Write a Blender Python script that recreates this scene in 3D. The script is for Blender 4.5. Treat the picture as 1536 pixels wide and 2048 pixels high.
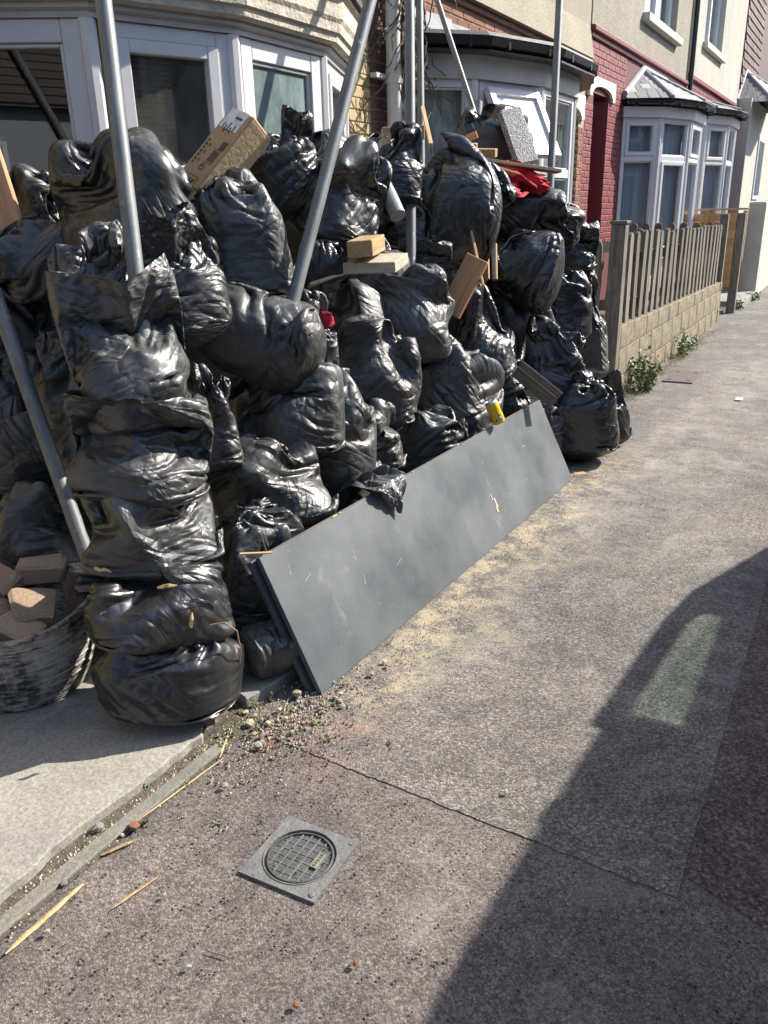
import bpy, bmesh, math, random
import numpy as np
from mathutils import Vector, Matrix

# ------------------------------------------------------------------ scene, camera, light
scene = bpy.context.scene
col = scene.collection
for o in list(bpy.data.objects):
    bpy.data.objects.remove(o)
R = math.radians
rnd = random.Random(7)

YAW, PITCH, ROLL, EYE = R(29.9), R(20.3), R(-1.4), 1.45
fwd = Vector((-math.sin(YAW) * math.cos(PITCH), math.cos(YAW) * math.cos(PITCH), -math.sin(PITCH)))
r0 = Vector((math.cos(YAW), math.sin(YAW), 0))
u0 = r0.cross(fwd)
right = r0 * math.cos(ROLL) + u0 * math.sin(ROLL)
up = -r0 * math.sin(ROLL) + u0 * math.cos(ROLL)
cam_data = bpy.data.cameras.new('camera')
cam = bpy.data.objects.new('camera', cam_data)
col.objects.link(cam)
cam.matrix_world = Matrix(((right.x, up.x, -fwd.x, 0), (right.y, up.y, -fwd.y, 0), (right.z, up.z, -fwd.z, EYE), (0, 0, 0, 1)))
cam_data.sensor_fit = 'VERTICAL'
cam_data.sensor_height = 24
cam_data.lens = 24 * 1630 / 2048
cam_data.clip_start = 0.02
cam_data.clip_end = 500
scene.camera = cam

SUN_K, SUN_EL = 1.35, R(37)                      # horizontal run along the street per metre across it; elevation
sun_h = Vector((1, SUN_K, 0)).normalized()
sun_dir = Vector((sun_h.x * math.cos(SUN_EL), sun_h.y * math.cos(SUN_EL), math.sin(SUN_EL)))
world = bpy.data.worlds.new('World')
scene.world = world
world.use_nodes = True
wn = world.node_tree
sky = wn.nodes.new('ShaderNodeTexSky')
sky.sky_type = 'NISHITA'
sky.sun_disc = False
sky.sun_elevation = SUN_EL
sky.sun_rotation = math.atan2(sun_h.x, sun_h.y)
wn.links.new(sky.outputs[0], wn.nodes['Background'].inputs[0])
wn.nodes['Background'].inputs[1].default_value = 0.135
sun_data = bpy.data.lights.new('sun', 'SUN')
sun_data.energy = 4.7
sun_data.angle = R(0.55)
sun_data.color = (1.0, 0.93, 0.82)
sun = bpy.data.objects.new('sun', sun_data)
col.objects.link(sun)
sun.rotation_euler = sun_dir.to_track_quat('Z', 'Y').to_euler()
sun.location = (6, 8, 9)
vs = scene.view_settings
vs.view_transform = 'Standard'
vs.look = 'None'
vs.exposure = 1.2
vs.gamma = 1
scene.cycles.max_bounces = 8
scene.cycles.transparent_max_bounces = 12

# ------------------------------------------------------------------ materials
def new_mat(name):
    m = bpy.data.materials.new(name)
    m.use_nodes = True
    return m, m.node_tree.nodes, m.node_tree.links, m.node_tree.nodes['Principled BSDF']

def noise(nt, scale, detail=4, rough=.55, vec=None, dist=0, dim='3D', typ=None):
    n = nt.nodes.new('ShaderNodeTexNoise')
    n.inputs['Scale'].default_value = scale
    n.inputs['Detail'].default_value = detail
    n.inputs['Roughness'].default_value = rough
    n.inputs['Distortion'].default_value = dist
    if typ:
        n.noise_type = typ
    if vec is not None:
        nt.links.new(vec, n.inputs['Vector'])
    return n

def ramp(nt, fac, stops):
    r = nt.nodes.new('ShaderNodeValToRGB')
    while len(r.color_ramp.elements) < len(stops):
        r.color_ramp.elements.new(.5)
    for e, (p, c) in zip(r.color_ramp.elements, stops):
        e.position = p
        e.color = (*c, 1) if len(c) == 3 else c
    nt.links.new(fac, r.inputs[0])
    return r

def val(nt, op, a, b=None, clamp=False):
    n = nt.nodes.new('ShaderNodeMath')
    n.operation = op
    n.use_clamp = clamp
    for i, x in enumerate((a, b)):
        if x is None:
            continue
        if isinstance(x, (int, float)):
            n.inputs[i].default_value = x
        else:
            nt.links.new(x, n.inputs[i])
    return n.outputs[0]

def mixc(nt, fac, a, b, mode='MIX'):
    n = nt.nodes.new('ShaderNodeMix')
    n.data_type = 'RGBA'
    n.blend_type = mode
    for i, x in ((0, fac), (6, a), (7, b)):
        if isinstance(x, (int, float)):
            n.inputs[i].default_value = x
        elif isinstance(x, tuple):
            n.inputs[i].default_value = (*x, 1)
        else:
            nt.links.new(x, n.inputs[i])
    return n.outputs[2]

def bump(nt, h, strength=.5, dist=.01, base=None):
    b = nt.nodes.new('ShaderNodeBump')
    b.inputs['Strength'].default_value = strength
    b.inputs['Distance'].default_value = dist
    nt.links.new(h, b.inputs['Height'])
    if base is not None:
        nt.links.new(base, b.inputs['Normal'])
    return b.outputs[0]

def coords(nt, kind='Object', scale=None, rot=None):
    t = nt.nodes.new('ShaderNodeTexCoord')
    if scale is None and rot is None:
        return t.outputs[kind]
    m = nt.nodes.new('ShaderNodeMapping')
    if scale:
        m.inputs['Scale'].default_value = scale
    if rot:
        m.inputs['Rotation'].default_value = rot
    nt.links.new(t.outputs[kind], m.inputs['Vector'])
    return m.outputs[0]

def simple(name, c, rough=.6, var=.25, scale=12, bumps=0., bscale=60, metal=0, spec=.5, dirt=None, dirt_amt=.5, rnd_amt=.12):
    """base colour with blotches, per-object variation, fine relief and optional dirt"""
    m, n, l, b = new_mat(name)
    nt = m.node_tree
    oc = coords(nt)
    nz = noise(nt, scale, 5, .6, oc)
    lo = tuple(x * (1 - var) for x in c)
    hi = tuple(min(1, x * (1 + var)) for x in c)
    cr = ramp(nt, nz.outputs[0], [(.3, lo), (.7, hi)]).outputs[0]
    if rnd_amt:
        oi = n.new('ShaderNodeObjectInfo')
        hv = n.new('ShaderNodeHueSaturation')
        l.new(cr, hv.inputs['Color'])
        l.new(val(nt, 'ADD', val(nt, 'MULTIPLY', oi.outputs['Random'], 2 * rnd_amt), 1 - rnd_amt), hv.inputs['Value'])
        cr = hv.outputs[0]
    if dirt:
        dn = noise(nt, scale * .6, 8, .7, oc)
        dm = ramp(nt, dn.outputs[0], [(.48, (0, 0, 0)), (.66, (1, 1, 1))]).outputs[0]
        cr = mixc(nt, val(nt, 'MULTIPLY', dm, dirt_amt), cr, dirt)
    l.new(cr, b.inputs['Base Color'])
    b.inputs['Roughness'].default_value = rough
    b.inputs['Metallic'].default_value = metal
    b.inputs['Specular IOR Level'].default_value = spec
    if bumps:
        bn = noise(nt, bscale, 4, .6, oc)
        l.new(bump(nt, bn.outputs[0], bumps, .01), b.inputs['Normal'])
    return m

def film_mat(name, dust=.5, base=(.006, .0065, .0075), rough=.27, dustc=(.11, .108, .10), floor=.0):
    m, n, l, b = new_mat(name)
    nt = m.node_tree
    oi = n.new('ShaderNodeObjectInfo')
    uv = coords(nt, 'UV')
    add = n.new('ShaderNodeVectorMath')
    add.operation = 'ADD'
    l.new(uv, add.inputs[0])
    cx = n.new('ShaderNodeCombineXYZ')
    for i, k in enumerate((37, 91, 13)):
        l.new(val(nt, 'MULTIPLY', oi.outputs['Random'], k), cx.inputs[i])
    l.new(cx.outputs[0], add.inputs[1])
    v0 = add.outputs[0]
    # bend the creases a little
    wn_ = noise(nt, 3.2, 2, .5, v0)
    v = mixc(nt, .12, v0, wn_.outputs['Color'], 'ADD')
    def mapped(s, rz):
        mp = n.new('ShaderNodeMapping')
        mp.inputs['Rotation'].default_value = (0, 0, rz)
        l.new(v, mp.inputs['Vector'])
        m2 = n.new('ShaderNodeMapping')
        m2.inputs['Scale'].default_value = s
        l.new(mp.outputs[0], m2.inputs['Vector'])
        return m2.outputs[0]
    def facets(s, rz):
        """flat facets meeting in straight sharp folds"""
        vo = n.new('ShaderNodeTexVoronoi')
        vo.feature = 'DISTANCE_TO_EDGE'
        vo.inputs['Scale'].default_value = 1
        l.new(mapped(s, rz), vo.inputs['Vector'])
        return vo.outputs['Distance']
    f1 = facets((4.6, 31, 5), .12)
    f2 = facets((4.8, 30, 6), -.55)
    f3 = facets((5.2, 28, 6), .80)
    f4 = facets((20, 34, 9), .35)
    f5 = facets((9, 11, 7), -.2)
    s1 = ramp(nt, noise(nt, 4.0, 2, .5, v0).outputs[0], [(.40, (0, 0, 0)), (.58, (1, 1, 1))]).outputs[0]
    s2 = ramp(nt, noise(nt, 3.1, 2, .5, mapped((1, 1, 1), 1.3)).outputs[0], [(.42, (0, 0, 0)), (.60, (1, 1, 1))]).outputs[0]
    def fm(f, a, b_):
        k = n.new('ShaderNodeMix')
        l.new(f, k.inputs[0]); l.new(a, k.inputs[2]); l.new(b_, k.inputs[3])
        return k.outputs[0]
    h = fm(s1, fm(s2, f1, f2), fm(s2, f5, f3))
    amp = ramp(nt, noise(nt, 5, 3, .6, v0).outputs[0], [(.38, (.2, .2, .2)), (.62, (1, 1, 1))]).outputs[0]
    h = val(nt, 'MULTIPLY', h, amp)
    h = val(nt, 'ADD', h, val(nt, 'MULTIPLY', val(nt, 'MULTIPLY', f4, .32), amp))
    fine = noise(nt, 170, 3, .6, v0)
    h = val(nt, 'ADD', h, val(nt, 'MULTIPLY', fine.outputs[0], .012))
    nb = bump(nt, h, 1., .033)
    l.new(nb, b.inputs['Normal'])
    # dust and plaster smears
    d1 = noise(nt, 4.5, 8, .68, v0)
    d2 = noise(nt, 1, 6, .7, mapped((24, 6, 10), .2))
    dsum = val(nt, 'ADD', val(nt, 'MULTIPLY', d1.outputs[0], .65), val(nt, 'MULTIPLY', d2.outputs[0], .35))
    dthr = val(nt, 'ADD', dsum, val(nt, 'MULTIPLY', oi.outputs['Random'], .10))
    dm = ramp(nt, dthr, [(.42, (0, 0, 0)), (.70, (1, 1, 1))]).outputs[0]
    dm = val(nt, 'ADD', val(nt, 'MULTIPLY', dm, dust), floor, True)
    sp = noise(nt, 210, 2, .5, v0)
    spm = val(nt, 'MULTIPLY', ramp(nt, sp.outputs[0], [(.70, (0, 0, 0)), (.74, (1, 1, 1))]).outputs[0], val(nt, 'MULTIPLY', dm, 1.2))
    dall = val(nt, 'ADD', dm, spm, True)
    l.new(mixc(nt, dall, base, dustc), b.inputs['Base Color'])
    l.new(val(nt, 'ADD', rough, val(nt, 'MULTIPLY', dall, .30)), b.inputs['Roughness'])
    b.inputs['Specular IOR Level'].default_value = .62
    b.inputs['Coat Weight'].default_value = .2
    b.inputs['Coat Roughness'].default_value = .17
    return m

def asphalt_mat(name, tint, stone, scale=120, rough_bump=.8, sand=False, chips=1.):
    m, n, l, b = new_mat(name)
    nt = m.node_tree
    oc = coords(nt)
    vo = n.new('ShaderNodeTexVoronoi')
    vo.inputs['Scale'].default_value = scale
    wob = noise(nt, scale * 1.3, 2, .5, oc)
    mx = mixc(nt, .012, oc, wob.outputs['Color'], 'ADD')
    l.new(mx, vo.inputs['Vector'])
    v2 = n.new('ShaderNodeTexVoronoi')
    v2.inputs['Scale'].default_value = scale * 2.4
    l.new(mx, v2.inputs['Vector'])
    big = noise(nt, 1.7, 6, .6, oc)
    mid = noise(nt, 9, 5, .6, oc)
    hsv = n.new('ShaderNodeSeparateColor')
    l.new(vo.outputs['Color'], hsv.inputs[0])
    cell = ramp(nt, hsv.outputs[0], [(0, tuple(x * .6 for x in tint)), (.35, tint), (.78, stone), (.97, tuple(min(1, x * 1.35) for x in stone))])
    cell.color_ramp.interpolation = 'LINEAR'
    gap = ramp(nt, vo.outputs['Distance'], [(.25, (1, 1, 1)), (.75, (.60, .59, .58))]).outputs[0]
    c = mixc(nt, 1, cell.outputs[0], gap, 'MULTIPLY')
    bl = ramp(nt, big.outputs[0], [(.3, (.72, .72, .74)), (.7, (1.2, 1.16, 1.12))]).outputs[0]
    c = mixc(nt, 1, c, bl, 'MULTIPLY')
    bm = ramp(nt, mid.outputs[0], [(.3, (.78, .78, .78)), (.7, (1.18, 1.18, 1.18))]).outputs[0]
    c = mixc(nt, 1, c, bm, 'MULTIPLY')
    # white and pale specks trodden in
    spn = noise(nt, 95, 3, .6, oc)
    spk = ramp(nt, spn.outputs[0], [(.715, (0, 0, 0)), (.75, (1, 1, 1))]).outputs[0]
    c = mixc(nt, val(nt, 'MULTIPLY', spk, .55 * chips), c, (.42, .41, .38))
    pl = noise(nt, 6, 8, .75, oc)
    plm = ramp(nt, pl.outputs[0], [(.60, (0, 0, 0)), (.78, (1, 1, 1))]).outputs[0]
    c = mixc(nt, val(nt, 'MULTIPLY', plm, .45), c, (.40, .385, .36))
    st_ = noise(nt, .9, 5, .7, oc, 1.2)
    stm = ramp(nt, st_.outputs[0], [(.56, (0, 0, 0)), (.70, (1, 1, 1))]).outputs[0]
    c = mixc(nt, val(nt, 'MULTIPLY', stm, .38), c, tuple(x * .45 for x in tint))
    gm = n.new('ShaderNodeTexVoronoi')
    gm.inputs['Scale'].default_value = 3.1
    l.new(oc, gm.inputs['Vector'])
    gmm = ramp(nt, gm.outputs['Distance'], [(.035, (1, 1, 1)), (.05, (0, 0, 0))]).outputs[0]
    c = mixc(nt, val(nt, 'MULTIPLY', gmm, .4), c, (.09, .088, .085))
    wt = noise(nt, 2.7, 9, .72, oc, .6)
    wtm = ramp(nt, wt.outputs[0], [(.55, (0, 0, 0)), (.70, (1, 1, 1))]).outputs[0]
    c = mixc(nt, val(nt, 'MULTIPLY', wtm, .30), c, tuple(min(1, x * 1.9) for x in stone))
    if sand:
        sep = n.new('ShaderNodeSeparateXYZ')
        l.new(oc, sep.inputs[0])
        wv = noise(nt, 2.2, 5, .6, oc)
        def band(x0, w, y0, y1, amt, cc, c_in, sc=7, lo=.42, hi=.62):
            off = val(nt, 'ADD', sep.outputs[0], val(nt, 'MULTIPLY', val(nt, 'SUBTRACT', wv.outputs[0], .5), .55))
            d = val(nt, 'ABSOLUTE', val(nt, 'SUBTRACT', off, x0))
            k = val(nt, 'SUBTRACT', 1, val(nt, 'DIVIDE', d, w), True)
            ya = val(nt, 'MULTIPLY', val(nt, 'SUBTRACT', sep.outputs[1], y0), 3, True)
            yb = val(nt, 'MULTIPLY', val(nt, 'SUBTRACT', y1, sep.outputs[1]), 2, True)
            gr = noise(nt, sc, 9, .8, oc)
            g = ramp(nt, gr.outputs[0], [(lo, (0, 0, 0)), (hi, (1, 1, 1))]).outputs[0]
            f = val(nt, 'MULTIPLY', val(nt, 'MULTIPLY', val(nt, 'MULTIPLY', k, ya), val(nt, 'MULTIPLY', yb, g)), amt, True)
            return mixc(nt, f, c_in, cc)
        c = band(-1.18, .22, 1.6, 5.2, 2.2, (.44, .37, .25), c, 7, .46, .70)
        c = band(-.98, .15, 1.9, 7.0, 1.2, (.40, .35, .26), c, 5, .46, .70)
        c = band(-1.12, .22, 1.45, 1.95, 1.9, (.40, .23, .14), c, 9, .46, .70)
        c = band(-.75, .5, 3.2, 9.0, .55, (.40, .38, .34), c, 3.5)
    l.new(c, b.inputs['Base Color'])
    b.inputs['Roughness'].default_value = .82
    b.inputs['Specular IOR Level'].default_value = .25
    inv = val(nt, 'SUBTRACT', 1, vo.outputs['Distance'])
    inv = val(nt, 'MULTIPLY', inv, val(nt, 'ADD', val(nt, 'MULTIPLY', hsv.outputs[1], .8), .5))
    inv2 = val(nt, 'MULTIPLY', val(nt, 'SUBTRACT', 1, v2.outputs['Distance']), .35)
    h = val(nt, 'ADD', val(nt, 'ADD', inv, inv2), val(nt, 'MULTIPLY', big.outputs[0], .6))
    l.new(bump(nt, h, rough_bump, .0075), b.inputs['Normal'])
    return m

def concrete_mat(name, c, c2, stain=(.13, .135, .14)):
    m, n, l, b = new_mat(name)
    nt = m.node_tree
    oc = coords(nt)
    a = noise(nt, 2.3, 7, .62, oc)
    f = noise(nt, 95, 5, .75, oc)
    col_ = ramp(nt, a.outputs[0], [(.3, c2), (.68, c)]).outputs[0]
    ff = ramp(nt, f.outputs[0], [(.36, (.66, .65, .63)), (.64, (1.12, 1.12, 1.12))]).outputs[0]
    col_ = mixc(nt, 1, col_, ff, 'MULTIPLY')
    s = noise(nt, 1.4, 6, .7, coords(nt, 'Object', (1.6, .8, 1), (0, 0, .5)))
    sm = ramp(nt, s.outputs[0], [(.54, (0, 0, 0)), (.72, (1, 1, 1))]).outputs[0]
    col_ = mixc(nt, val(nt, 'MULTIPLY', sm, .75), col_, stain)
    sp = noise(nt, 150, 2, .5, oc)
    spm = ramp(nt, sp.outputs[0], [(.27, (1, 1, 1)), (.33, (0, 0, 0))]).outputs[0]
    col_ = mixc(nt, val(nt, 'MULTIPLY', spm, .6), col_, (.08, .075, .07))
    l.new(col_, b.inputs['Base Color'])
    b.inputs['Roughness'].default_value = .88
    b.inputs['Specular IOR Level'].default_value = .2
    h = val(nt, 'ADD', val(nt, 'MULTIPLY', f.outputs[0], .6), a.outputs[0])
    l.new(bump(nt, h, .45, .012), b.inputs['Normal'])
    return m

def wood_mat(name, light, dark, grain=(3, 60, 60), rough=.65, axis_scale=1., soot=0.):
    m, n, l, b = new_mat(name)
    nt = m.node_tree
    oc = coords(nt, 'Object', grain)
    oi = n.new('ShaderNodeObjectInfo')
    g = noise(nt, 1, 5, .65, oc, .8)
    cr = ramp(nt, g.outputs[0], [(.28, dark), (.62, light), (.9, tuple(min(1, x * 1.15) for x in light))]).outputs[0]
    hv = n.new('ShaderNodeHueSaturation')
    l.new(cr, hv.inputs['Color'])
    l.new(val(nt, 'ADD', val(nt, 'MULTIPLY', oi.outputs['Random'], .4), .78), hv.inputs['Value'])
    cr = hv.outputs[0]
    if soot:
        d = noise(nt, 14, 6, .7, coords(nt))
        cr = mixc(nt, val(nt, 'MULTIPLY', ramp(nt, d.outputs[0], [(.5, (0, 0, 0)), (.7, (1, 1, 1))]).outputs[0], soot), cr, (.07, .06, .05))
    l.new(cr, b.inputs['Base Color'])
    b.inputs['Roughness'].default_value = rough
    b.inputs['Specular IOR Level'].default_value = .25
    l.new(bump(nt, g.outputs[0], .35, .004), b.inputs['Normal'])
    return m

def glass_mat(name, tint=(.55, .6, .6), refl=.9, rough=.0, film=0., filmc=(.4, .45, .44), fscale=6):
    """thin pane: transparent body, fresnel mirror, optional film of dried dirt"""
    m, n, l, b = new_mat(name)
    nt = m.node_tree
    n.remove(b)
    out = n['Material Output']
    tr = n.new('ShaderNodeBsdfTransparent')
    tr.inputs[0].default_value = (*tint, 1)
    gl = n.new('ShaderNodeBsdfGlossy')
    gl.inputs['Color'].default_value = (refl, refl, refl, 1)
    gl.inputs['Roughness'].default_value = rough
    lw = n.new('ShaderNodeLayerWeight')
    lw.inputs['Blend'].default_value = .5
    mx = n.new('ShaderNodeMixShader')
    f2 = val(nt, 'ADD', val(nt, 'MULTIPLY', val(nt, 'POWER', lw.outputs['Facing'], 4.5), .9), .055, True)
    l.new(f2, mx.inputs[0]); l.new(tr.outputs[0], mx.inputs[1]); l.new(gl.outputs[0], mx.inputs[2])
    last = mx.outputs[0]
    if film:
        oc = coords(nt)
        a = noise(nt, fscale, 7, .75, coords(nt, 'Object', (1, 1, .45)))
        f = ramp(nt, a.outputs[0], [(.30, (0, 0, 0)), (.62, (1, 1, 1))]).outputs[0]
        di = n.new('ShaderNodeBsdfDiffuse')
        di.inputs[0].default_value = (*filmc, 1)
        m2 = n.new('ShaderNodeMixShader')
        l.new(val(nt, 'MULTIPLY', f, film), m2.inputs[0]); l.new(last, m2.inputs[1]); l.new(di.outputs[0], m2.inputs[2])
        last = m2.outputs[0]
    l.new(last, out.inputs[0])
    return m

def cloth_mat(name, c, trans=.35, fold=0):
    m, n, l, b = new_mat(name)
    nt = m.node_tree
    n.remove(b)
    d = n.new('ShaderNodeBsdfDiffuse'); d.inputs[0].default_value = (*c, 1)
    t = n.new('ShaderNodeBsdfTransparent')
    mx = n.new('ShaderNodeMixShader')
    if fold:
        vo = noise(nt, fold, 4, .6, coords(nt, 'Object', (1, 1, .35)))
        f = ramp(nt, vo.outputs[0], [(.42, (.02, .02, .02)), (.58, (.45, .45, .45))]).outputs[0]
        l.new(f, mx.inputs[0])
    else:
        mx.inputs[0].default_value = trans
    l.new(d.outputs[0], mx.inputs[1]); l.new(t.outputs[0], mx.inputs[2])
    l.new(mx.outputs[0], n['Material Output'].inputs[0])
    return m

def roughcast_mat(name, a, bcol, sc=95):
    m, n, l, b = new_mat(name)
    nt = m.node_tree
    oc = coords(nt)
    f = noise(nt, sc, 3, .7, oc)
    g = noise(nt, 1.1, 6, .6, coords(nt, 'Object', (1, 1, .5)))
    c = ramp(nt, f.outputs[0], [(.33, tuple(x * .42 for x in a)), (.47, bcol), (.62, a)]).outputs[0]
    c = mixc(nt, 1, c, ramp(nt, g.outputs[0], [(.3, (.82, .81, .78)), (.7, (1.08, 1.08, 1.08))]).outputs[0], 'MULTIPLY')
    l.new(c, b.inputs['Base Color'])
    b.inputs['Roughness'].default_value = .9
    b.inputs['Specular IOR Level'].default_value = .15
    l.new(bump(nt, f.outputs[0], .8, .012), b.inputs['Normal'])
    return m

M = {}
M['film_s'] = film_mat('black_film_clean', .20, rough=.34, dustc=(.11, .115, .12), floor=.01)
M['film_d'] = film_mat('black_film_dusty', .50, rough=.40, dustc=(.14, .146, .143), floor=.012)
M['film_g'] = film_mat('smoky_grey_film', .5, (.030, .031, .034), .30, (.12, .12, .118), .15)
M['asphalt_new'] = asphalt_mat('asphalt_coarse', (.180, .167, .157), (.30, .278, .262), 180, .7, True, .6)
M['asphalt_old'] = asphalt_mat('asphalt_old_red', (.168, .148, .140), (.27, .236, .222), 225, .6, True, 1.)
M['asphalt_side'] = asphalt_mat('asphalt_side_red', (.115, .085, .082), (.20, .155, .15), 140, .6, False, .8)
M['road'] = asphalt_mat('road_asphalt', (.05, .05, .05), (.09, .088, .085), 90, .7)
M['slab'] = concrete_mat('forecourt_concrete', (.36, .342, .30), (.24, .232, .208))
M['edging'] = concrete_mat('edging_concrete', (.27, .255, .22), (.14, .135, .115))
M['soil'] = simple('crack_soil', (.085, .07, .052), .95, .45, 30, .8, 120)
M['kerb'] = concrete_mat('kerb_concrete', (.34, .33, .31), (.24, .235, .22))
M['board'] = None
M['steel'] = None
M['upvc'] = simple('white_frame', (.52, .525, .535), .38, .05, 6, .05, 40, dirt=(.42, .41, .38), dirt_amt=.25, rnd_amt=.02)
M['upvc_far'] = simple('white_frame_far', (.58, .585, .60), .4, .04, 5, dirt=(.5, .49, .46), dirt_amt=.2, rnd_amt=.02)
M['fascia_old'] = simple('weathered_cream_paint', (.47, .43, .35), .7, .22, 9, .9, 38, dirt=(.25, .22, .17), dirt_amt=.55, rnd_amt=.05)
M['fascia_white'] = simple('dull_white_board', (.42, .41, .39), .6, .12, 5, dirt=(.3, .29, .26), dirt_amt=.3, rnd_amt=.02)
M['felt'] = simple('grey_mineral_felt', (.14, .14, .142), .95, .4, 120, .9, 160)
M['black_plastic'] = simple('black_gutter_plastic', (.015, .015, .017), .35, .3, 12, .1, 30)
M['black_felt'] = simple('black_roof_felt', (.03, .03, .032), .6, .4, 18, .4, 30, dirt=(.10, .10, .10), dirt_amt=.5)
M['lead'] = simple('grey_lead', (.26, .275, .30), .5, .2, 8, .2, 20, dirt=(.42, .42, .42), dirt_amt=.4)
M['brick'] = simple('orange_red_brick', (.27, .115, .07), .85, .3, 30, .6, 90, dirt=(.16, .09, .07), dirt_amt=.5, rnd_amt=.28)
M['brick_dark'] = simple('brown_shaded_brick', (.17, .085, .065), .85, .3, 30, .6, 90, rnd_amt=.25)  # darker brick: shade put into the colour beside the bay and on the reveal
M['brick_red'] = simple('maroon_painted_brick', (.185, .030, .035), .55, .14, 25, .35, 70, rnd_amt=.10)
M['red_paint'] = simple('maroon_painted_render', (.155, .024, .028), .6, .10, 6, .2, 40, rnd_amt=.02)
M['mortar'] = simple('lime_mortar', (.36, .31, .235), .95, .25, 40, .6, 120)
M['mortar_red'] = simple('painted_joint', (.10, .018, .02), .7, .3, 30)
M['brick_yellow'] = simple('yellow_painted_brick', (.48, .37, .19), .7, .12, 14, .4, 60, dirt=(.33, .25, .14), dirt_amt=.45, rnd_amt=.06)
M['mortar_yellow'] = simple('yellow_painted_joint', (.42, .32, .16), .8, .2, 30)
M['roughcast2'] = roughcast_mat('cream_roughcast', (.45, .405, .325), (.32, .285, .225))
M['roughcast3'] = roughcast_mat('grey_roughcast', (.43, .405, .345), (.26, .243, .205), 85)
M['render_white'] = roughcast_mat('white_roughcast', (.52, .50, .44), (.46, .44, .385), 60)
M['render_grey'] = simple('grey_render', (.42, .41, .36), .9, .10, 3, .2, 50, dirt=(.33, .32, .28), dirt_amt=.4)
M['stone'] = simple('cream_painted_stone', (.54, .52, .45), .75, .08, 5, .15, 40, dirt=(.5, .46, .38), dirt_amt=.25)
M['slate'] = simple('grey_slate', (.10, .105, .115), .6, .3, 25, .4, 60, dirt=(.2, .2, .19), dirt_amt=.4, rnd_amt=.3)
M['slate_pale'] = simple('lichen_slate', (.30, .30, .29), .75, .25, 25, .4, 60, rnd_amt=.3)
M['tile'] = simple('brown_clay_tile', (.095, .055, .05), .75, .2, 20, .3, 50, rnd_amt=.25)
M['roof_tile'] = simple('brown_roof_tile', (.07, .054, .047), .85, .25, 4, .4, 40, rnd_amt=.2)
M['glass'] = glass_mat('window_glass', (.92, .95, .96))
M['glass_dirty'] = glass_mat('window_glass_streaked', (.6, .64, .64), film=.30, filmc=(.24, .225, .19), fscale=5)
M['glass_frost'] = glass_mat('window_glass_misted', (.35, .42, .43), refl=.5, rough=.15, film=1., filmc=(.20, .265, .27), fscale=2.2)
M['glass_car'] = glass_mat('car_glass_green', (.56, .66, .59), .9)
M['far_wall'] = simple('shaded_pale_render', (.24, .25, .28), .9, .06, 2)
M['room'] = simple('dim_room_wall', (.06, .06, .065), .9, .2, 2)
M['net'] = cloth_mat('net_curtain', (.36, .375, .42), .08)
M['lace'] = cloth_mat('lace_curtain', (.50, .49, .46), .2, 11)
M['white_sheet'] = cloth_mat('white_blind', (.75, .76, .76), .05)
M['blind'] = simple('grey_blind_slat', (.32, .33, .35), .6, .1, 5)
M['fence_wood'] = wood_mat('weathered_grey_oak', (.21, .19, .16), (.07, .062, .052), (40, 40, 4), .85)
M['fence_new'] = wood_mat('fresh_orange_larch', (.58, .33, .14), (.36, .18, .07), (40, 3, 60), .7)
M['pine'] = wood_mat('sawn_pine', (.46, .32, .17), (.29, .175, .075), (5, 60, 60), .7, soot=.35)
M['pine_pale'] = wood_mat('pale_plywood', (.50, .44, .34), (.37, .31, .22), (6, 50, 50), .75, soot=.25)
M['pine_orange'] = wood_mat('orange_stained_board', (.50, .29, .16), (.34, .17, .08), (3, 45, 45), .7)
M['wood_dark'] = wood_mat('dirty_dark_lath', (.20, .16, .12), (.07, .055, .045), (4, 50, 50), .8, soot=.5)
M['splinter'] = wood_mat('split_softwood', (.52, .37, .20), (.33, .20, .09), (4, 60, 60), .75)
M['card'] = wood_mat('brown_cardboard', (.42, .29, .165), (.37, .25, .14), (110, 3, 3), .9)
M['card_side'] = simple('sunlit_cardboard_flap', (.52, .38, .22), .9, .2, 14, .3, 60, dirt=(.45, .27, .12), dirt_amt=.5)  # paler than the carton: sun on the side face put into the colour
M['ink'] = simple('black_ink', (.085, .065, .05), .7, .2, 20)
M['tape'] = simple('clear_tape_label', (.58, .60, .63), .25, .3, 18, .5, 25)
M['foam'] = None
M['red_cloth'] = simple('red_nylon', (.40, .014, .024), .85, .18, 14, .35, 70)
M['pvc_grey'] = simple('grey_plastic_pipe', (.20, .208, .205), .45, .10, 8, dirt=(.42, .41, .38), dirt_amt=.4)
M['pvc_white'] = simple('white_plastic_pipe', (.55, .545, .52), .5, .08, 8, dirt=(.35, .34, .3), dirt_amt=.35)
M['tub'] = None
M['rubble_brick'] = simple('dusty_salvaged_brick', (.60, .42, .29), .95, .3, 22, .9, 70, dirt=(.52, .43, .33), dirt_amt=.7, rnd_amt=.25)
M['rubble_brick2'] = simple('dark_burnt_brick', (.11, .075, .06), .95, .4, 22, .9, 70, dirt=(.30, .18, .10), dirt_amt=.5)
M['yellow'] = simple('yellow_can_print', (.62, .42, .02), .35, .08, 10, spec=.6)
M['alu'] = simple('bare_aluminium', (.62, .63, .65), .3, .1, 20, metal=1)
M['blue'] = simple('dark_blue_print', (.03, .04, .12), .4, .1, 10)
M['pale_print'] = simple('pale_blue_print', (.55, .62, .72), .4, .1, 10)
M['iron'] = simple('worn_cast_cover', (.115, .117, .115), .6, .22, 40, .35, 120, dirt=(.19, .187, .17), dirt_amt=.6)
M['iron_lid'] = simple('lid_recess', (.07, .071, .07), .7, .25, 40, .3, 120)
M['iron_dark'] = simple('groove_dirt', (.055, .054, .05), .8, .3, 40)
M['brass'] = simple('worn_badge', (.17, .16, .12), .6, .25, 60, .4, 100)
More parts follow.
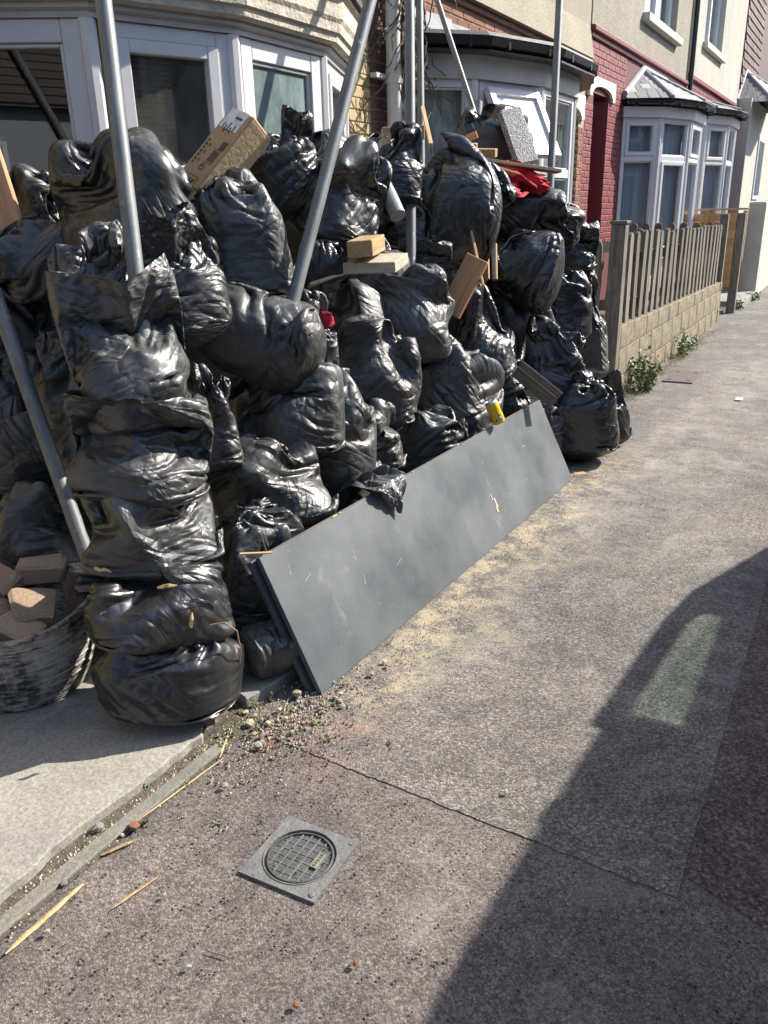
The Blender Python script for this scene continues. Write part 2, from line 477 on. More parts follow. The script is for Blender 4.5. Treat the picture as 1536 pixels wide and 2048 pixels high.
M['rust_cover'] = simple('brown_iron_cover', (.075, .057, .049), .7, .2, 20, .3, 80)
M['leaf'] = simple('weed_leaf', (.11, .165, .055), .6, .35, 30, rnd_amt=.2)
M['dry'] = simple('dry_grass', (.42, .32, .15), .8, .3, 30)
M['vine'] = simple('dead_vine', (.11, .085, .065), .85, .4, 30, .5, 90)
M['stone_pale'] = simple('pale_rubble', (.50, .43, .30), .95, .25, 40, .7, 120, rnd_amt=.3)
M['stone_red'] = simple('brick_rubble', (.30, .145, .095), .95, .3, 40, .7, 120, rnd_amt=.3)
M['stone_grey'] = simple('grey_rubble', (.34, .33, .31), .95, .25, 40, .7, 120, rnd_amt=.35)
M['copper'] = simple('old_wire', (.33, .18, .10), .5, .2, 30)
M['rubber'] = simple('black_rubber', (.018, .018, .019), .55, .3, 20)
M['car_paint'] = simple('dark_grey_car_paint', (.05, .055, .06), .25, .03, 3, spec=.6)
M['white_bit'] = simple('white_plastic_scrap', (.7, .7, .7), .5, .1, 20)

def board_mat():
    m, n, l, b = new_mat('dark_grey_laminate')
    nt = m.node_tree
    oc = coords(nt)
    a = noise(nt, 2.6, 6, .62, oc)
    c = ramp(nt, a.outputs[0], [(.3, (.044, .053, .060)), (.7, (.078, .092, .100))]).outputs[0]
    s = noise(nt, 1, 7, .72, coords(nt, 'Object', (5, 3, 26), (.5, 0, .2)))
    sm = ramp(nt, s.outputs[0], [(.62, (0, 0, 0)), (.72, (1, 1, 1))]).outputs[0]
    sp = noise(nt, 75, 4, .65, oc)
    spm = ramp(nt, sp.outputs[0], [(.66, (0, 0, 0)), (.72, (1, 1, 1))]).outputs[0]
    c = mixc(nt, val(nt, 'MULTIPLY', sm, .38), c, (.26, .27, .27))
    du = noise(nt, 1.3, 7, .7, coords(nt, 'Object', (1, 2.5, 1)))
    c = mixc(nt, val(nt, 'MULTIPLY', ramp(nt, du.outputs[0], [(.45, (0, 0, 0)), (.7, (1, 1, 1))]).outputs[0], .45), c, (.115, .122, .125))
    gate = ramp(nt, noise(nt, 3.2, 4, .6, oc).outputs[0], [(.52, (0, 0, 0)), (.66, (1, 1, 1))]).outputs[0]
    c = mixc(nt, val(nt, 'MULTIPLY', val(nt, 'MULTIPLY', spm, gate), .75), c, (.40, .40, .37))
    l.new(c, b.inputs['Base Color'])
    l.new(ramp(nt, a.outputs[0], [(.3, (.36, .36, .36)), (.7, (.54, .54, .54))]).outputs[0], b.inputs['Roughness'])
    l.new(bump(nt, sp.outputs[0], .12, .003), b.inputs['Normal'])
    return m
M['board'] = board_mat()

def steel_mat():
    m, n, l, b = new_mat('galvanised_steel')
    nt = m.node_tree
    oc = coords(nt, 'Object', (30, 30, 5))
    a = noise(nt, 1, 6, .7, oc)
    c = ramp(nt, a.outputs[0], [(.3, (.095, .105, .11)), (.5, (.145, .157, .162)), (.75, (.23, .24, .237))]).outputs[0]
    d = noise(nt, 40, 4, .6, coords(nt))
    c = mixc(nt, ramp(nt, d.outputs[0], [(.64, (0, 0, 0)), (.72, (.7, .7, .7))]).outputs[0], c, (.42, .41, .38))
    l.new(c, b.inputs['Base Color'])
    b.inputs['Metallic'].default_value = .30
    l.new(ramp(nt, a.outputs[0], [(.3, (.48, .48, .48)), (.7, (.62, .62, .62))]).outputs[0], b.inputs['Roughness'])
    l.new(bump(nt, d.outputs[0], .15, .002), b.inputs['Normal'])
    return m
M['steel'] = steel_mat()

def foam_mat():
    m, n, l, b = new_mat('speckled_grey_foam')
    nt = m.node_tree
    f = noise(nt, 130, 2, .7, coords(nt))
    l.new(ramp(nt, f.outputs[0], [(.38, (.05, .053, .058)), (.54, (.17, .18, .19)), (.68, (.5, .52, .54))]).outputs[0], b.inputs['Base Color'])
    b.inputs['Roughness'].default_value = .5
    l.new(bump(nt, f.outputs[0], .8, .006), b.inputs['Normal'])
    return m
M['foam'] = foam_mat()

def tub_mat():
    m, n, l, b = new_mat('mortar_smeared_rubber')
    nt = m.node_tree
    oc = coords(nt)
    a = noise(nt, 1, 8, .78, coords(nt, 'Object', (9, 9, 5)))
    f = noise(nt, 1, 5, .7, coords(nt, 'Object', (20, 20, 90), (.25, .1, 0)))
    k = val(nt, 'ADD', val(nt, 'MULTIPLY', a.outputs[0], .6), val(nt, 'MULTIPLY', f.outputs[0], .4))
    mk = ramp(nt, k, [(.44, (0, 0, 0)), (.55, (1, 1, 1))]).outputs[0]
    l.new(mixc(nt, val(nt, 'MULTIPLY', mk, .8), (.024, .025, .027), (.42, .395, .355)), b.inputs['Base Color'])
    l.new(ramp(nt, mk, [(0, (.45, .45, .45)), (1, (.9, .9, .9))]).outputs[0], b.inputs['Roughness'])
    l.new(bump(nt, k, .3, .004), b.inputs['Normal'])
    return m
M['tub'] = tub_mat()

def blockwork_mat():
    m, n, l, b = new_mat('lichened_concrete_block')
    nt = m.node_tree
    oc = coords(nt)
    a = noise(nt, 3.5, 7, .7, oc)
    f = noise(nt, 90, 4, .7, oc)
    c = ramp(nt, a.outputs[0], [(.28, (.09, .08, .058)), (.5, (.215, .19, .138)), (.72, (.33, .30, .225))]).outputs[0]
    y = noise(nt, 2.2, 6, .7, coords(nt, 'Object', (1, 1, .4)))
    c = mixc(nt, val(nt, 'MULTIPLY', ramp(nt, y.outputs[0], [(.52, (0, 0, 0)), (.68, (1, 1, 1))]).outputs[0], .7), c, (.40, .29, .09))
    c = mixc(nt, 1, c, ramp(nt, f.outputs[0], [(.35, (.62, .62, .62)), (.68, (1.2, 1.2, 1.2))]).outputs[0], 'MULTIPLY')
    l.new(c, b.inputs['Base Color'])
    b.inputs['Roughness'].default_value = .92
    l.new(bump(nt, f.outputs[0], .6, .01), b.inputs['Normal'])
    return m
M['block'] = blockwork_mat()

# ------------------------------------------------------------------ object helpers
def tag(o, label=None, cat=None, group=None, kind=None):
    for k, v in (('label', label), ('category', cat), ('group', group), ('kind', kind)):
        if v:
            o[k] = v
    return o

def wm(o):
    m = o.matrix_basis.copy()
    return (wm(o.parent) @ o.matrix_parent_inverse) @ m if o.parent else m

def link(o, parent=None):
    """children keep world coordinates"""
    col.objects.link(o)
    if parent is not None:
        o.parent = parent
        o.matrix_parent_inverse = wm(parent).inverted()
    return o

def empty(name, loc=(0, 0, 0), rz=0, **kw):
    o = bpy.data.objects.new(name, None)
    o.location = loc
    o.rotation_euler = (0, 0, rz)
    o.empty_display_size = .1
    link(o)
    tag(o, **kw)
    return o

class MB:
    """collects shapes; build() links them as one mesh object"""
    def __init__(s):
        s.v, s.f = [], []
    def add(s, vs_, fs):
        k = len(s.v)
        s.v += [tuple(x) for x in vs_]
        s.f += [tuple(i + k for i in f) for f in fs]
        return s
    def box(s, c, size, mat=None):
        x, y, z = (d / 2 for d in size)
        P = [Vector((a * x, b * y, d * z)) for a in (-1, 1) for b in (-1, 1) for d in (-1, 1)]
        if mat is not None:
            P = [mat @ p for p in P]
        c = Vector(c)
        return s.add([p + c for p in P], [(0, 1, 3, 2), (4, 6, 7, 5), (0, 4, 5, 1), (2, 3, 7, 6), (0, 2, 6, 4), (1, 5, 7, 3)])
    def prism(s, poly, z0, z1):
        n = len(poly)
        a = [(x, y, z0) for x, y in poly]
        b = [(x, y, z1) for x, y in poly]
        return s.add(a + b, [tuple(range(n - 1, -1, -1)), tuple(range(n, 2 * n))] + [(i, (i + 1) % n, n + (i + 1) % n, n + i) for i in range(n)])
    def tube(s, pts, r, seg=12, cap=True):
        pts = [Vector(p) for p in pts]
        rings = []
        ref = None
        rr = r if isinstance(r, (list, tuple)) else [r] * len(pts)
        for i, p in enumerate(pts):
            d = (pts[min(i + 1, len(pts) - 1)] - pts[max(i - 1, 0)]).normalized()
            if ref is None:
                ref = Vector((0, 0, 1)) if abs(d.z) < .9 else Vector((1, 0, 0))
            a = d.cross(ref).normalized()
            b = d.cross(a).normalized()
            ref = a.cross(d)
            rings.append([p + (a * math.cos(t) + b * math.sin(t)) * rr[i] for t in [2 * math.pi * k / seg for k in range(seg)]])
        vs_ = [q for rg in rings for q in rg]
        fs = [(i * seg + k, i * seg + (k + 1) % seg, (i + 1) * seg + (k + 1) % seg, (i + 1) * seg + k) for i in range(len(pts) - 1) for k in range(seg)]
        if cap:
            fs += [tuple(range(seg))[::-1], tuple((len(pts) - 1) * seg + k for k in range(seg))]
        return s.add(vs_, fs)
    def lathe(s, prof, seg=32, c=(0, 0, 0)):
        vs_ = [(c[0] + r_ * math.cos(2 * math.pi * k / seg), c[1] + r_ * math.sin(2 * math.pi * k / seg), c[2] + z) for r_, z in prof for k in range(seg)]
        fs = [(i * seg + k, i * seg + (k + 1) % seg, (i + 1) * seg + (k + 1) % seg, (i + 1) * seg + k) for i in range(len(prof) - 1) for k in range(seg)]
        return s.add(vs_, fs)
    def sweep(s, line, prof, close_prof=True):
        """mitred sweep of a profile (out, z) along an open plan line; outside is to the right of travel"""
        n = len(line)
        L = [Vector((p[0], p[1])) for p in line]
        offs = []
        for i in range(n):
            ds = []
            if i > 0: ds.append((L[i] - L[i - 1]).normalized())
            if i < n - 1: ds.append((L[i + 1] - L[i]).normalized())
            ns = [Vector((d.y, -d.x)) for d in ds]
            m = sum(ns, Vector((0, 0)))
            m.normalize()
            offs.append(m / max(.4, m.dot(ns[0])))
        k = len(prof)
        vs_ = [(L[i].x + offs[i].x * o, L[i].y + offs[i].y * o, z) for i in range(n) for o, z in prof]
        m_ = k if close_prof else k - 1
        fs = [(i * k + j, (i + 1) * k + j, (i + 1) * k + (j + 1) % k, i * k + (j + 1) % k) for i in range(n - 1) for j in range(m_)]
        if close_prof:
            fs += [tuple(range(k)), tuple((n - 1) * k + j for j in range(k))[::-1]]
        return s.add(vs_, fs)
    def build(s, name, mat, parent=None, smooth=False, bevel=0, **kw):
        me = bpy.data.meshes.new(name)
        me.from_pydata(s.v, [], s.f)
        bm = bmesh.new()
        bm.from_mesh(me)
        bmesh.ops.recalc_face_normals(bm, faces=bm.faces)
        if bevel:
            bmesh.ops.bevel(bm, geom=list(bm.edges), offset=bevel, segments=1, affect='EDGES', clamp_overlap=True)
        bm.to_mesh(me)
        bm.free()
        me.materials.append(M[mat] if isinstance(mat, str) else mat)
        if smooth:
            me.polygons.foreach_set('use_smooth', [True] * len(me.polygons))
            me.set_sharp_from_angle(angle=R(40))
        o = bpy.data.objects.new(name, me)
        link(o, parent)
        tag(o, **kw)
        return o

def obb(name, c, ax, ay, az, size, mat, parent=None, bevel=0, **kw):
    """box with its own axes; the mesh is local so the grain follows the piece"""
    m = MB().box((0, 0, 0), size)
    o = m.build(name, mat, parent, bevel=bevel, **kw)
    ax, ay, az = Vector(ax).normalized(), Vector(ay).normalized(), Vector(az).normalized()
    o.matrix_basis = Matrix(((ax.x, ay.x, az.x, c[0]), (ax.y, ay.y, az.y, c[1]), (ax.z, ay.z, az.z, c[2]), (0, 0, 0, 1)))
    return o

def stick(name, a, b, w, t, mat, n=(0, 0, 1), parent=None, bevel=.002, **kw):
    a, b = Vector(a), Vector(b)
    d = (b - a).normalized()
    s_ = d.cross(Vector(n)).normalized()
    return obb(name, (a + b) / 2, d, s_, d.cross(s_), ((b - a).length, w, t), mat, parent, bevel, **kw)

def shared_mesh(name, build, mat):
    o = build()
    me = o.data
    bpy.data.objects.remove(o)
    me.materials.clear()
    me.materials.append(M[mat])
    return me

def unit_block(mat, bev=.06, jitter=0, seed=1):
    """a unit box with softened edges, scaled per piece"""
    me = bpy.data.meshes.new('block_' + mat)
    bm = bmesh.new()
    bmesh.ops.create_cube(bm, size=1)
    bmesh.ops.bevel(bm, geom=list(bm.edges), offset=bev, segments=1, affect='EDGES')
    q = random.Random(seed)
    for v in bm.verts:
        v.co += Vector((q.uniform(-1, 1), q.uniform(-1, 1), q.uniform(-1, 1))) * jitter
    bm.to_mesh(me)
    bm.free()
    me.materials.append(M[mat])
    return me

def piece(name, me, parent, loc, scale, rot=(0, 0, 0)):
    o = bpy.data.objects.new(name, me)
    o.location = loc
    o.scale = scale
    o.rotation_euler = rot
    return link(o, parent)

# ------------------------------------------------------------------ ground
def sheet(name, poly, z, mat, cut=0, **kw):
    return MB().add([(x, y, z) for x, y in poly], [tuple(range(len(poly)))]).build(name, mat, kind='structure', **kw)

def slab_prism(name, poly, z0, z1, mat, bevel=0):
    return MB().prism(poly, z0, z1).build(name, mat, bevel=bevel, kind='structure')

sheet('ground', [(-60, -60), (60, -60), (60, 90), (-60, 90)], -.16, 'soil')
sheet('pavement', [(-1.62, -6), (.62, -6), (.62, 60), (-1.62, 60)], 0, 'asphalt_old')
# newer coarse strip with a ragged near edge; it lies proud of the old surface
edge = []
q = random.Random(3)
n_e = 70
for i in range(n_e + 1):
    t = i / n_e
    x = -1.42 + t * (1.42 - .15)
    edge.append((x, 1.585 - .06 * t + q.uniform(-.003, .003)))
side = [(-.15 + q.uniform(-.003, .003), 1.53 + .12 * k) for k in range(1, 60)]
strip = edge + side + [(-.15, 60), (-1.60, 60), (-1.60, 6.0), (-1.42, 2.6)]
slab_prism('pavement_patch', strip, -.02, .0030, 'asphalt_new')
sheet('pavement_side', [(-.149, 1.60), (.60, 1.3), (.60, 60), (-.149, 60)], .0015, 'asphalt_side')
MB().box((.70, 20, -.02), (.16, 60, .16)).build('kerb', 'kerb', kind='structure', bevel=.012)
sheet('road', [(.62, -40), (6.6, -40), (6.6, 60), (.62, 60)], -.10, 'road')
sheet('far_pavement', [(6.6, -40), (8.6, -40), (8.6, 60), (6.6, 60)], .0, 'asphalt_old')
# forecourt slab with a broken outer edge
fe = []
ys = -1.5
while ys < 1.5:
    fe.append((-1.475 + q.uniform(-.005, .005) + .010 * math.sin(ys * 5) + .006 * math.sin(ys * 17), ys))
    ys += .04
slab_poly = fe + [(-1.50, 1.50), (-1.535, 1.53), (-1.50, 1.56), (-1.545, 1.60), (-1.60, 1.66), (-1.75, 1.72), (-3.3, 1.74), (-3.3, -1.5)]
slab_prism('forecourt', slab_poly, -.05, .034, 'slab', .004)
slab_prism('forecourt_far', [(-1.47, 1.665), (-1.455, 1.72), (-1.44, 1.80), (-1.44, 1.92), (-1.46, 6.3), (-3.3, 6.3), (-3.3, 1.76), (-1.75, 1.74), (-1.56, 1.69)], -.05, .040, 'slab', .005)
slab_prism('garden_ground', [(-1.62, 6.4), (-1.62, 30), (-3.3, 30), (-3.3, 6.4)], -.05, .03, 'soil')
# sunken edging strip between slab and asphalt, with soil in the joints
slab_prism('edging_strip', [(-1.445, -1.5), (-1.405, -1.5), (-1.398, 1.0), (-1.392, 1.46), (-1.43, 1.475), (-1.44, 1.0)], -.05, .014, 'edging', .003)
sheet('joint_soil', [(-1.50, -1.5), (-1.39, -1.5), (-1.385, 1.62), (-1.47, 1.80), (-1.50, 1.80)], .006, 'soil')

# ------------------------------------------------------------------ house helpers
FX = -3.2                                         # facade line
def bay_line(yc):
    return [(FX, yc - 1.66), (-2.76, yc - 1.19), (-2.5, yc - .44), (-2.5, yc + .44), (-2.76, yc + 1.19), (FX, yc + 1.66)]
NEAR_BAY = [(-3.55, 2.23), (-2.85, 2.69), (-2.6, 3.29), (-2.6, 4.01), (-2.85, 4.61), (FX, 4.85)]

def boxm(mb, x0, x1, y0, y1, z0, z1):
    return mb.box(((x0 + x1) / 2, (y0 + y1) / 2, (z0 + z1) / 2), (x1 - x0, y1 - y0, z1 - z0))

def facet_window(bay, p0, p1, zb, zt, ztr, glass=('glass', 'glass'), sash=True, low_sash=False, upvc='upvc', net=None, fw=.062, open_top=False):
    p0, p1 = Vector((*p0, 0)), Vector((*p1, 0))
    L = (p1 - p0).length
    u = (p1 - p0) / L
    n = Vector((u.y, -u.x, 0))
    rot = Matrix(((u.x, n.x, 0), (u.y, n.y, 0), (0, 0, 1)))
    def bb(mb, s0, s1, o0, o1, z0, z1):
        c = p0 + u * ((s0 + s1) / 2) + n * ((o0 + o1) / 2)
        mb.box((c.x, c.y, (z0 + z1) / 2), (s1 - s0, o1 - o0, z1 - z0), rot)
    e = .035
    fr = MB()
    bb(fr, e, e + fw, -.07, 0, zb, zt)
    bb(fr, L - e - fw, L - e, -.07, 0, zb, zt)
    bb(fr, e + fw, L - e - fw, -.07, -.002, zt - fw, zt)
    bb(fr, e + fw, L - e - fw, -.07, -.002, zb, zb + fw)
    bb(fr, e + fw, L - e - fw, -.07, -.002, ztr - .035, ztr + .035)
    fo = fr.build('window_frame', upvc, bay, bevel=.004)
    def light(z0, z1, gm, is_sash, tilt=0):
        a, b_ = e + fw, L - e - fw
        w = .052 if is_sash else .016
        if tilt:
            # top-hung sash swung out about its head
            mb = MB()
            hp = p0 + u * (L / 2) + n * .01 + Vector((0, 0, z1))
            dn = (Vector((0, 0, -1)) * math.cos(tilt) + n * math.sin(tilt))
            on = n * math.cos(tilt) + Vector((0, 0, 1)) * math.sin(tilt)
            R3 = Matrix(((u.x, on.x, dn.x), (u.y, on.y, dn.y), (u.z, on.z, dn.z)))
            hgt = z1 - z0
            wd = b_ - a
            for (su, sd, lw, lh) in ((-(wd / 2 - .03), hgt / 2, .06, hgt), (wd / 2 - .03, hgt / 2, .06, hgt), (0, .03, wd - .12, .058), (0, hgt - .03, wd - .12, .058)):
                mb.box(hp + u * su + dn * sd, (lw, .055, lh), R3)
            so = mb.build('open_sash', upvc, bay, bevel=.003)
            MB().box(hp + dn * (hgt / 2), (wd - .12, .01, hgt - .115), R3).build('pane', M['white_sheet'], bay)
            return
        mb = MB()
        o1 = .014 if is_sash else -.012
        bb(mb, a, a + w, -.05, o1, z0, z1)
        bb(mb, b_ - w, b_, -.05, o1, z0, z1)
        bb(mb, a + w, b_ - w, -.05, o1 - .002, z1 - w, z1)
        bb(mb, a + w, b_ - w, -.05, o1 - .002, z0, z0 + w)
        mb.build('sash' if is_sash else 'glazing_bead', upvc, bay, bevel=.004)
        pm = MB()
        bb(pm, a + w - .004, b_ - w + .004, -.034, -.028, z0 + w - .004, z1 - w + .004)
        pm.build('pane', gm, bay)
    light(ztr + .036, zt - fw - .001, glass[0], sash, R(28) if open_top else 0)
    light(zb + fw + .001, ztr - .036, glass[1], low_sash)
    if net:
        # gathered curtain just behind the glass
        z0, z1, mname, amp = net
        k = max(24, int(L * 70))
        vs_, fs = [], []
        for i in range(k + 1):
            s_ = .06 + (L - .12) * i / k
            for j, z in enumerate((z0, z1)):
                ww = amp * (math.sin(s_ * 46 + p0.y * 3) + .6 * math.sin(s_ * 97 + 1)) * (1.2 if j == 0 else .7)
                p = p0 + u * s_ + n * (-.13 + ww)
                vs_.append((p.x, p.y, z))
        for i in range(k):
            fs.append((2 * i, 2 * i + 2, 2 * i + 3, 2 * i + 1))
        MB().add(vs_, fs).build('curtain', mname, bay, smooth=True)

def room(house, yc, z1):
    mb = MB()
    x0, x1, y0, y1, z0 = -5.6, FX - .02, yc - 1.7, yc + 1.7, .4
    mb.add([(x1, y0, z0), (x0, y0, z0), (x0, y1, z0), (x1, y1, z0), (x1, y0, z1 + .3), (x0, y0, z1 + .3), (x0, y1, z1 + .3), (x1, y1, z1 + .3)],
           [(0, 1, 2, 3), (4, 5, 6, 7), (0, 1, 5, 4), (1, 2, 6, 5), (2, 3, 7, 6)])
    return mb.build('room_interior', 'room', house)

def bay_body(house, yc, zb, zt, wallmat, upvc='upvc', ln=None):
    ln = ln or bay_line(yc)
    body = MB().sweep(ln, [(0, -.05), (0, zb - .06), (.05, zb - .06), (.05, zb), (-.09, zb), (-.09, -.05)])
    b = body.build('bay_window', wallmat, house)
    for i in range(1, 5):
        MB().prism([(ln[i][0] + .036 * math.cos(a) - .02, ln[i][1] + .036 * math.sin(a)) for a in [k * math.pi / 4 for k in range(8)]], zb + .001, zt - .001).build('corner_post', upvc, b)
    return b, ln

def wall_with_bay(house, y0, y1, yc, z_open, z_top, mat, name='wall'):
    mb = MB()
    t = FX - .28
    boxm(mb, t, FX, y0, yc - 1.58, -.1, z_open)
    boxm(mb, t, FX, yc + 1.58, y1, -.1, z_open)
    boxm(mb, t, FX, y0, y1, z_open, z_top)
    return mb.build(name, mat, house)

def brick_run(wall, me, y0, y1, z0, z1, x=FX, skip=None, seed=1, course=.0755, proud=.0065, ln=.215):
    """courses of single bricks on a facade that faces the street"""
    r_ = random.Random(seed)
    k = 0
    z = z0
    while z + .06 <= z1 + .001:
        off = 0 if k % 2 == 0 else -(ln + .01) / 2
        y = y0 + off
        j = 0
        while y < y1 - .03:
            a, b = max(y, y0), min(y + ln, y1)
            if b - a > .04 and not (skip and skip((a + b) / 2, z + .033)):
                piece('brick', me, wall, (x - .02 + proud + r_.uniform(-.0015, .0025), (a + b) / 2, z + .033), (.04, b - a, .0655))
            y += ln + .01
            j += 1
        z += course
        k += 1

def gutter(house, ln, z, out=.17, r_=.052, mat='black_plastic'):
    prof = [(out - r_, z), (out - r_ * .8, z - r_ * .8), (out, z - r_ * 1.05), (out + r_ * .8, z - r_ * .8), (out + r_, z), (out + r_ - .008, z), (out, z - r_ * .8), (out - r_ + .008, z)]
    g = MB().sweep(ln, prof).build('gutter', mat, house)
    for i in range(len(ln) - 1):
        a, b = Vector(ln[i]), Vector(ln[i + 1])
        d = (b - a).normalized()
        nn = Vector((d.y, -d.x))
        m = Matrix(((d.x, nn.x, 0), (d.y, nn.y, 0), (0, 0, 1)))
        for t in (.2, .8):
            p = a.lerp(b, t) + nn * (out - .01)
            MB().box((p.x, p.y, z - .03), (.022, 2 * r_ + .012, .07), m).build('gutter_bracket', mat, g)
    return g

# ------------------------------------------------------------------ near house (left)
h1 = empty('terraced_house', (FX, 2.0, 0), label='nearest house with yellow painted brick and weathered cream bay window cornice', cat='house', group='terraced houses on the left')
mb = MB()
boxm(mb, -3.85, -3.55, -3.5, 2.22, -.1, 2.32)
boxm(mb, FX - .28, FX, 4.77, 5.50, -.1, 2.32)
boxm(mb, -3.85, FX, -3.5, 5.50, 2.32, 6.2)
w1 = mb.build('wall', 'mortar_yellow', h1)
room(h1, 3.65, 2.3)
by = unit_block('brick_yellow', .05, .01)
brick_run(w1, by, 4.86, 5.50, 1.05, 3.05, seed=2)
bay1, ln1 = bay_body(h1, 3.65, .86, 2.2, 'mortar_yellow', ln=NEAR_BAY)
gl1 = [('glass', 'glass'), ('glass', 'glass'), ('glass_dirty', 'glass_dirty'), ('glass_frost', 'glass'), ('glass', 'glass')]
for i in range(5):
    g = {0: ('glass', 'glass'), 1: ('glass_dirty', 'glass_dirty'), 2: ('glass_frost', 'glass'), 3: ('glass', 'glass'), 4: ('glass', 'glass')}[i]
    facet_window(bay1, ln1[i], ln1[i + 1], .86, 2.2, 1.57, g, sash=i in (1, 3), fw=.085 if i in (0, 2, 4) else .06)
# slatted blind behind the second light
bl = Vector((*ln1[1], 0)); br_ = Vector((*ln1[2], 0))
ub = (br_ - bl).normalized(); nb_ = Vector((ub.y, -ub.x, 0))
mb = MB()
for k in range(14):
    c = (bl + br_) / 2 - nb_ * .16
    mb.box((c.x - ub.x * .08, c.y - ub.y * .08, 2.09 - k * .022), (.30, .016, .003), Matrix(((ub.x, nb_.x, 0), (ub.y, nb_.y, 0), (0, 0, 1))) @ Matrix.Rotation(.5, 3, 'X'))
mb.build('window_blind', 'blind', bay1)
lnr = ln1
MB().sweep(lnr, [(-.06, 2.201), (.012, 2.201), (.012, 2.222), (.035, 2.232), (.035, 2.25), (-.06, 2.25)]).build('bed_mould', 'fascia_white', bay1)
MB().sweep(lnr, [(-.05, 2.251), (.055, 2.251), (.075, 2.262), (.08, 2.29), (.095, 2.30), (.10, 2.34), (.112, 2.36), (.115, 2.44), (.135, 2.455), (.135, 2.475), (-.05, 2.475)]).build('cornice', 'fascia_old', bay1)
MB().sweep(lnr, [(-.3, 2.72), (-.3, 2.50), (.02, 2.477), (.16, 2.477), (.165, 2.50), (.10, 2.545)]).build('felt_roof', 'felt', bay1)

# ------------------------------------------------------------------ second house
h2 = empty('terraced_house', (FX, 8.0, 0), label='red brick house with lace curtains and black gutter on its bay', cat='house', group='terraced houses on the left')
mb = MB()
tt = FX - .28
boxm(mb, tt, FX, 5.50, 7.55 - 1.58, -.1, 2.52)
boxm(mb, tt, FX, 7.55 + 1.58, 9.35, -.1, 2.52)
boxm(mb, tt, FX, 10.40, 10.62, -.1, 2.52)
boxm(mb, tt, FX, 5.50, 10.62, 2.52, 3.0)
# porch reveals and back
boxm(mb, FX - 1.2, tt - .002, 10.40, 10.62, -.1, 2.6)
boxm(mb, FX - 1.2, tt - .002, 9.2, 9.35, -.1, 2.6)
boxm(mb, FX - 1.3, FX - 1.202, 9.2, 10.62, -.1, 2.6)
w2 = mb.build('wall', 'mortar', h2)
room(h2, 7.55, 2.45)
bo = unit_block('brick', .05, .012, 4)
bd = unit_block('brick_dark', .05, .012, 5)
brick_run(w2, bd, 5.50, 5.95, 1.15, 2.99, seed=3)  # strip beside the bay, its shade painted in by the darker brick
brick_run(w2, bo, 5.95, 10.40, 2.62, 2.99, seed=4)
brick_run(w2, bo, 10.40, 10.62, .9, 2.35, seed=5, ln=.105)
# bricks on the shaded porch reveal; its shade is put into the darker brick
r_ = random.Random(6)
z = .9
k = 0
while z < 2.34:
    xs = FX - .02 - (0 if k % 2 else .11)
    while xs > FX - .62:
        piece('brick', bd if r_.random() < .8 else bo, w2, (xs - .1, 10.40 + .0135, z + .033), (.205, .04, .0655))
        xs -= .225
    z += .0755
    k += 1
def lintel(house, y0, y1, zb, zt, out=.035, depth=.30):
    """painted stone lintel with a shouldered arch cut into its underside"""
    pts = [(y0, zb), (y0, zt), (y1, zt), (y1, zb), (y1 - .10, zb), (y1 - .10, zb + .035)]
    yc, hw = (y0 + y1) / 2, (y1 - y0) / 2 - .14
    for k in range(0, 13):
        a = math.pi * k / 12
        pts.append((yc + hw * math.cos(a), zb + .045 + .085 * math.sin(a)))
    pts += [(y0 + .10, zb + .035), (y0 + .10, zb)]
    n_ = len(pts)
    vs_ = [(FX + out, y, z_) for y, z_ in pts] + [(FX - depth, y, z_) for y, z_ in pts]
    return MB().add(vs_, [tuple(range(n_)), tuple(range(2 * n_ - 1, n_ - 1, -1))] + [(i, (i + 1) % n_, n_ + (i + 1) % n_, n_ + i) for i in range(n_)]).build('door_lintel', 'stone', house)
lintel(h2, 9.22, 10.52, 2.40, 2.66)
# corbel course and roughcast above
mb = MB()
boxm(mb, FX - .2, FX + .035, 5.52, 10.60, 3.002, 3.05)
mb.build('corbel_course', 'brick_dark', h2, bevel=.006)
mb = MB()
mb.add([(FX + .02, 5.52, 3.40), (FX + .085, 5.52, 3.055), (FX - .25, 5.52, 3.055), (FX - .25, 5.52, 7.0), (FX + .02, 5.52, 7.0),
        (FX + .02, 10.60, 3.40), (FX + .085, 10.60, 3.055), (FX - .25, 10.60, 3.055), (FX - .25, 10.60, 7.0), (FX + .02, 10.60, 7.0)],
       [(0, 1, 2, 3, 4), (9, 8, 7, 6, 5), (0, 5, 6, 1), (1, 6, 7, 2), (4, 9, 5, 0), (3, 8, 9, 4)])
mb.build('roughcast_upper_wall', 'roughcast2', h2)
bay2, ln2 = bay_body(h2, 7.55, 1.0, 2.36, 'mortar')
for i in range(5):
    facet_window(bay2, ln2[i], ln2[i + 1], 1.0, 2.36, 1.72 if i else 1.2, ('glass', 'glass'), sash=False, upvc='upvc', open_top=i == 1,
                 net=(1.05, 2.33, 'lace', .004), fw=.055)
MB().sweep(ln2, [(-.08, 2.361), (.03, 2.361), (.035, 2.52), (-.08, 2.52)]).build('fascia', 'fascia_white', bay2)
MB().sweep(ln2, [(-.08, 2.521), (.16, 2.521), (.16, 2.535), (-.08, 2.535)]).build('soffit', 'black_plastic', bay2)
gutter(bay2, ln2, 2.61, .13, .06)
MB().sweep(ln2, [(-.45, 2.71), (-.45, 2.55), (.13, 2.60), (.15, 2.63), (.12, 2.66)]).build('felt_roof', 'black_felt', bay2)
# lead flashing stepped along the wall above the bay
for k in range(4):
    y = 5.75 + k * .36
    obb('lead_flashing', (FX + .012, y + .17, 2.79 - .015 * (k % 2)), (0, 1, .05), (1, 0, 0), (0, 0, 1), (.37, .012, .16), 'lead', h2)

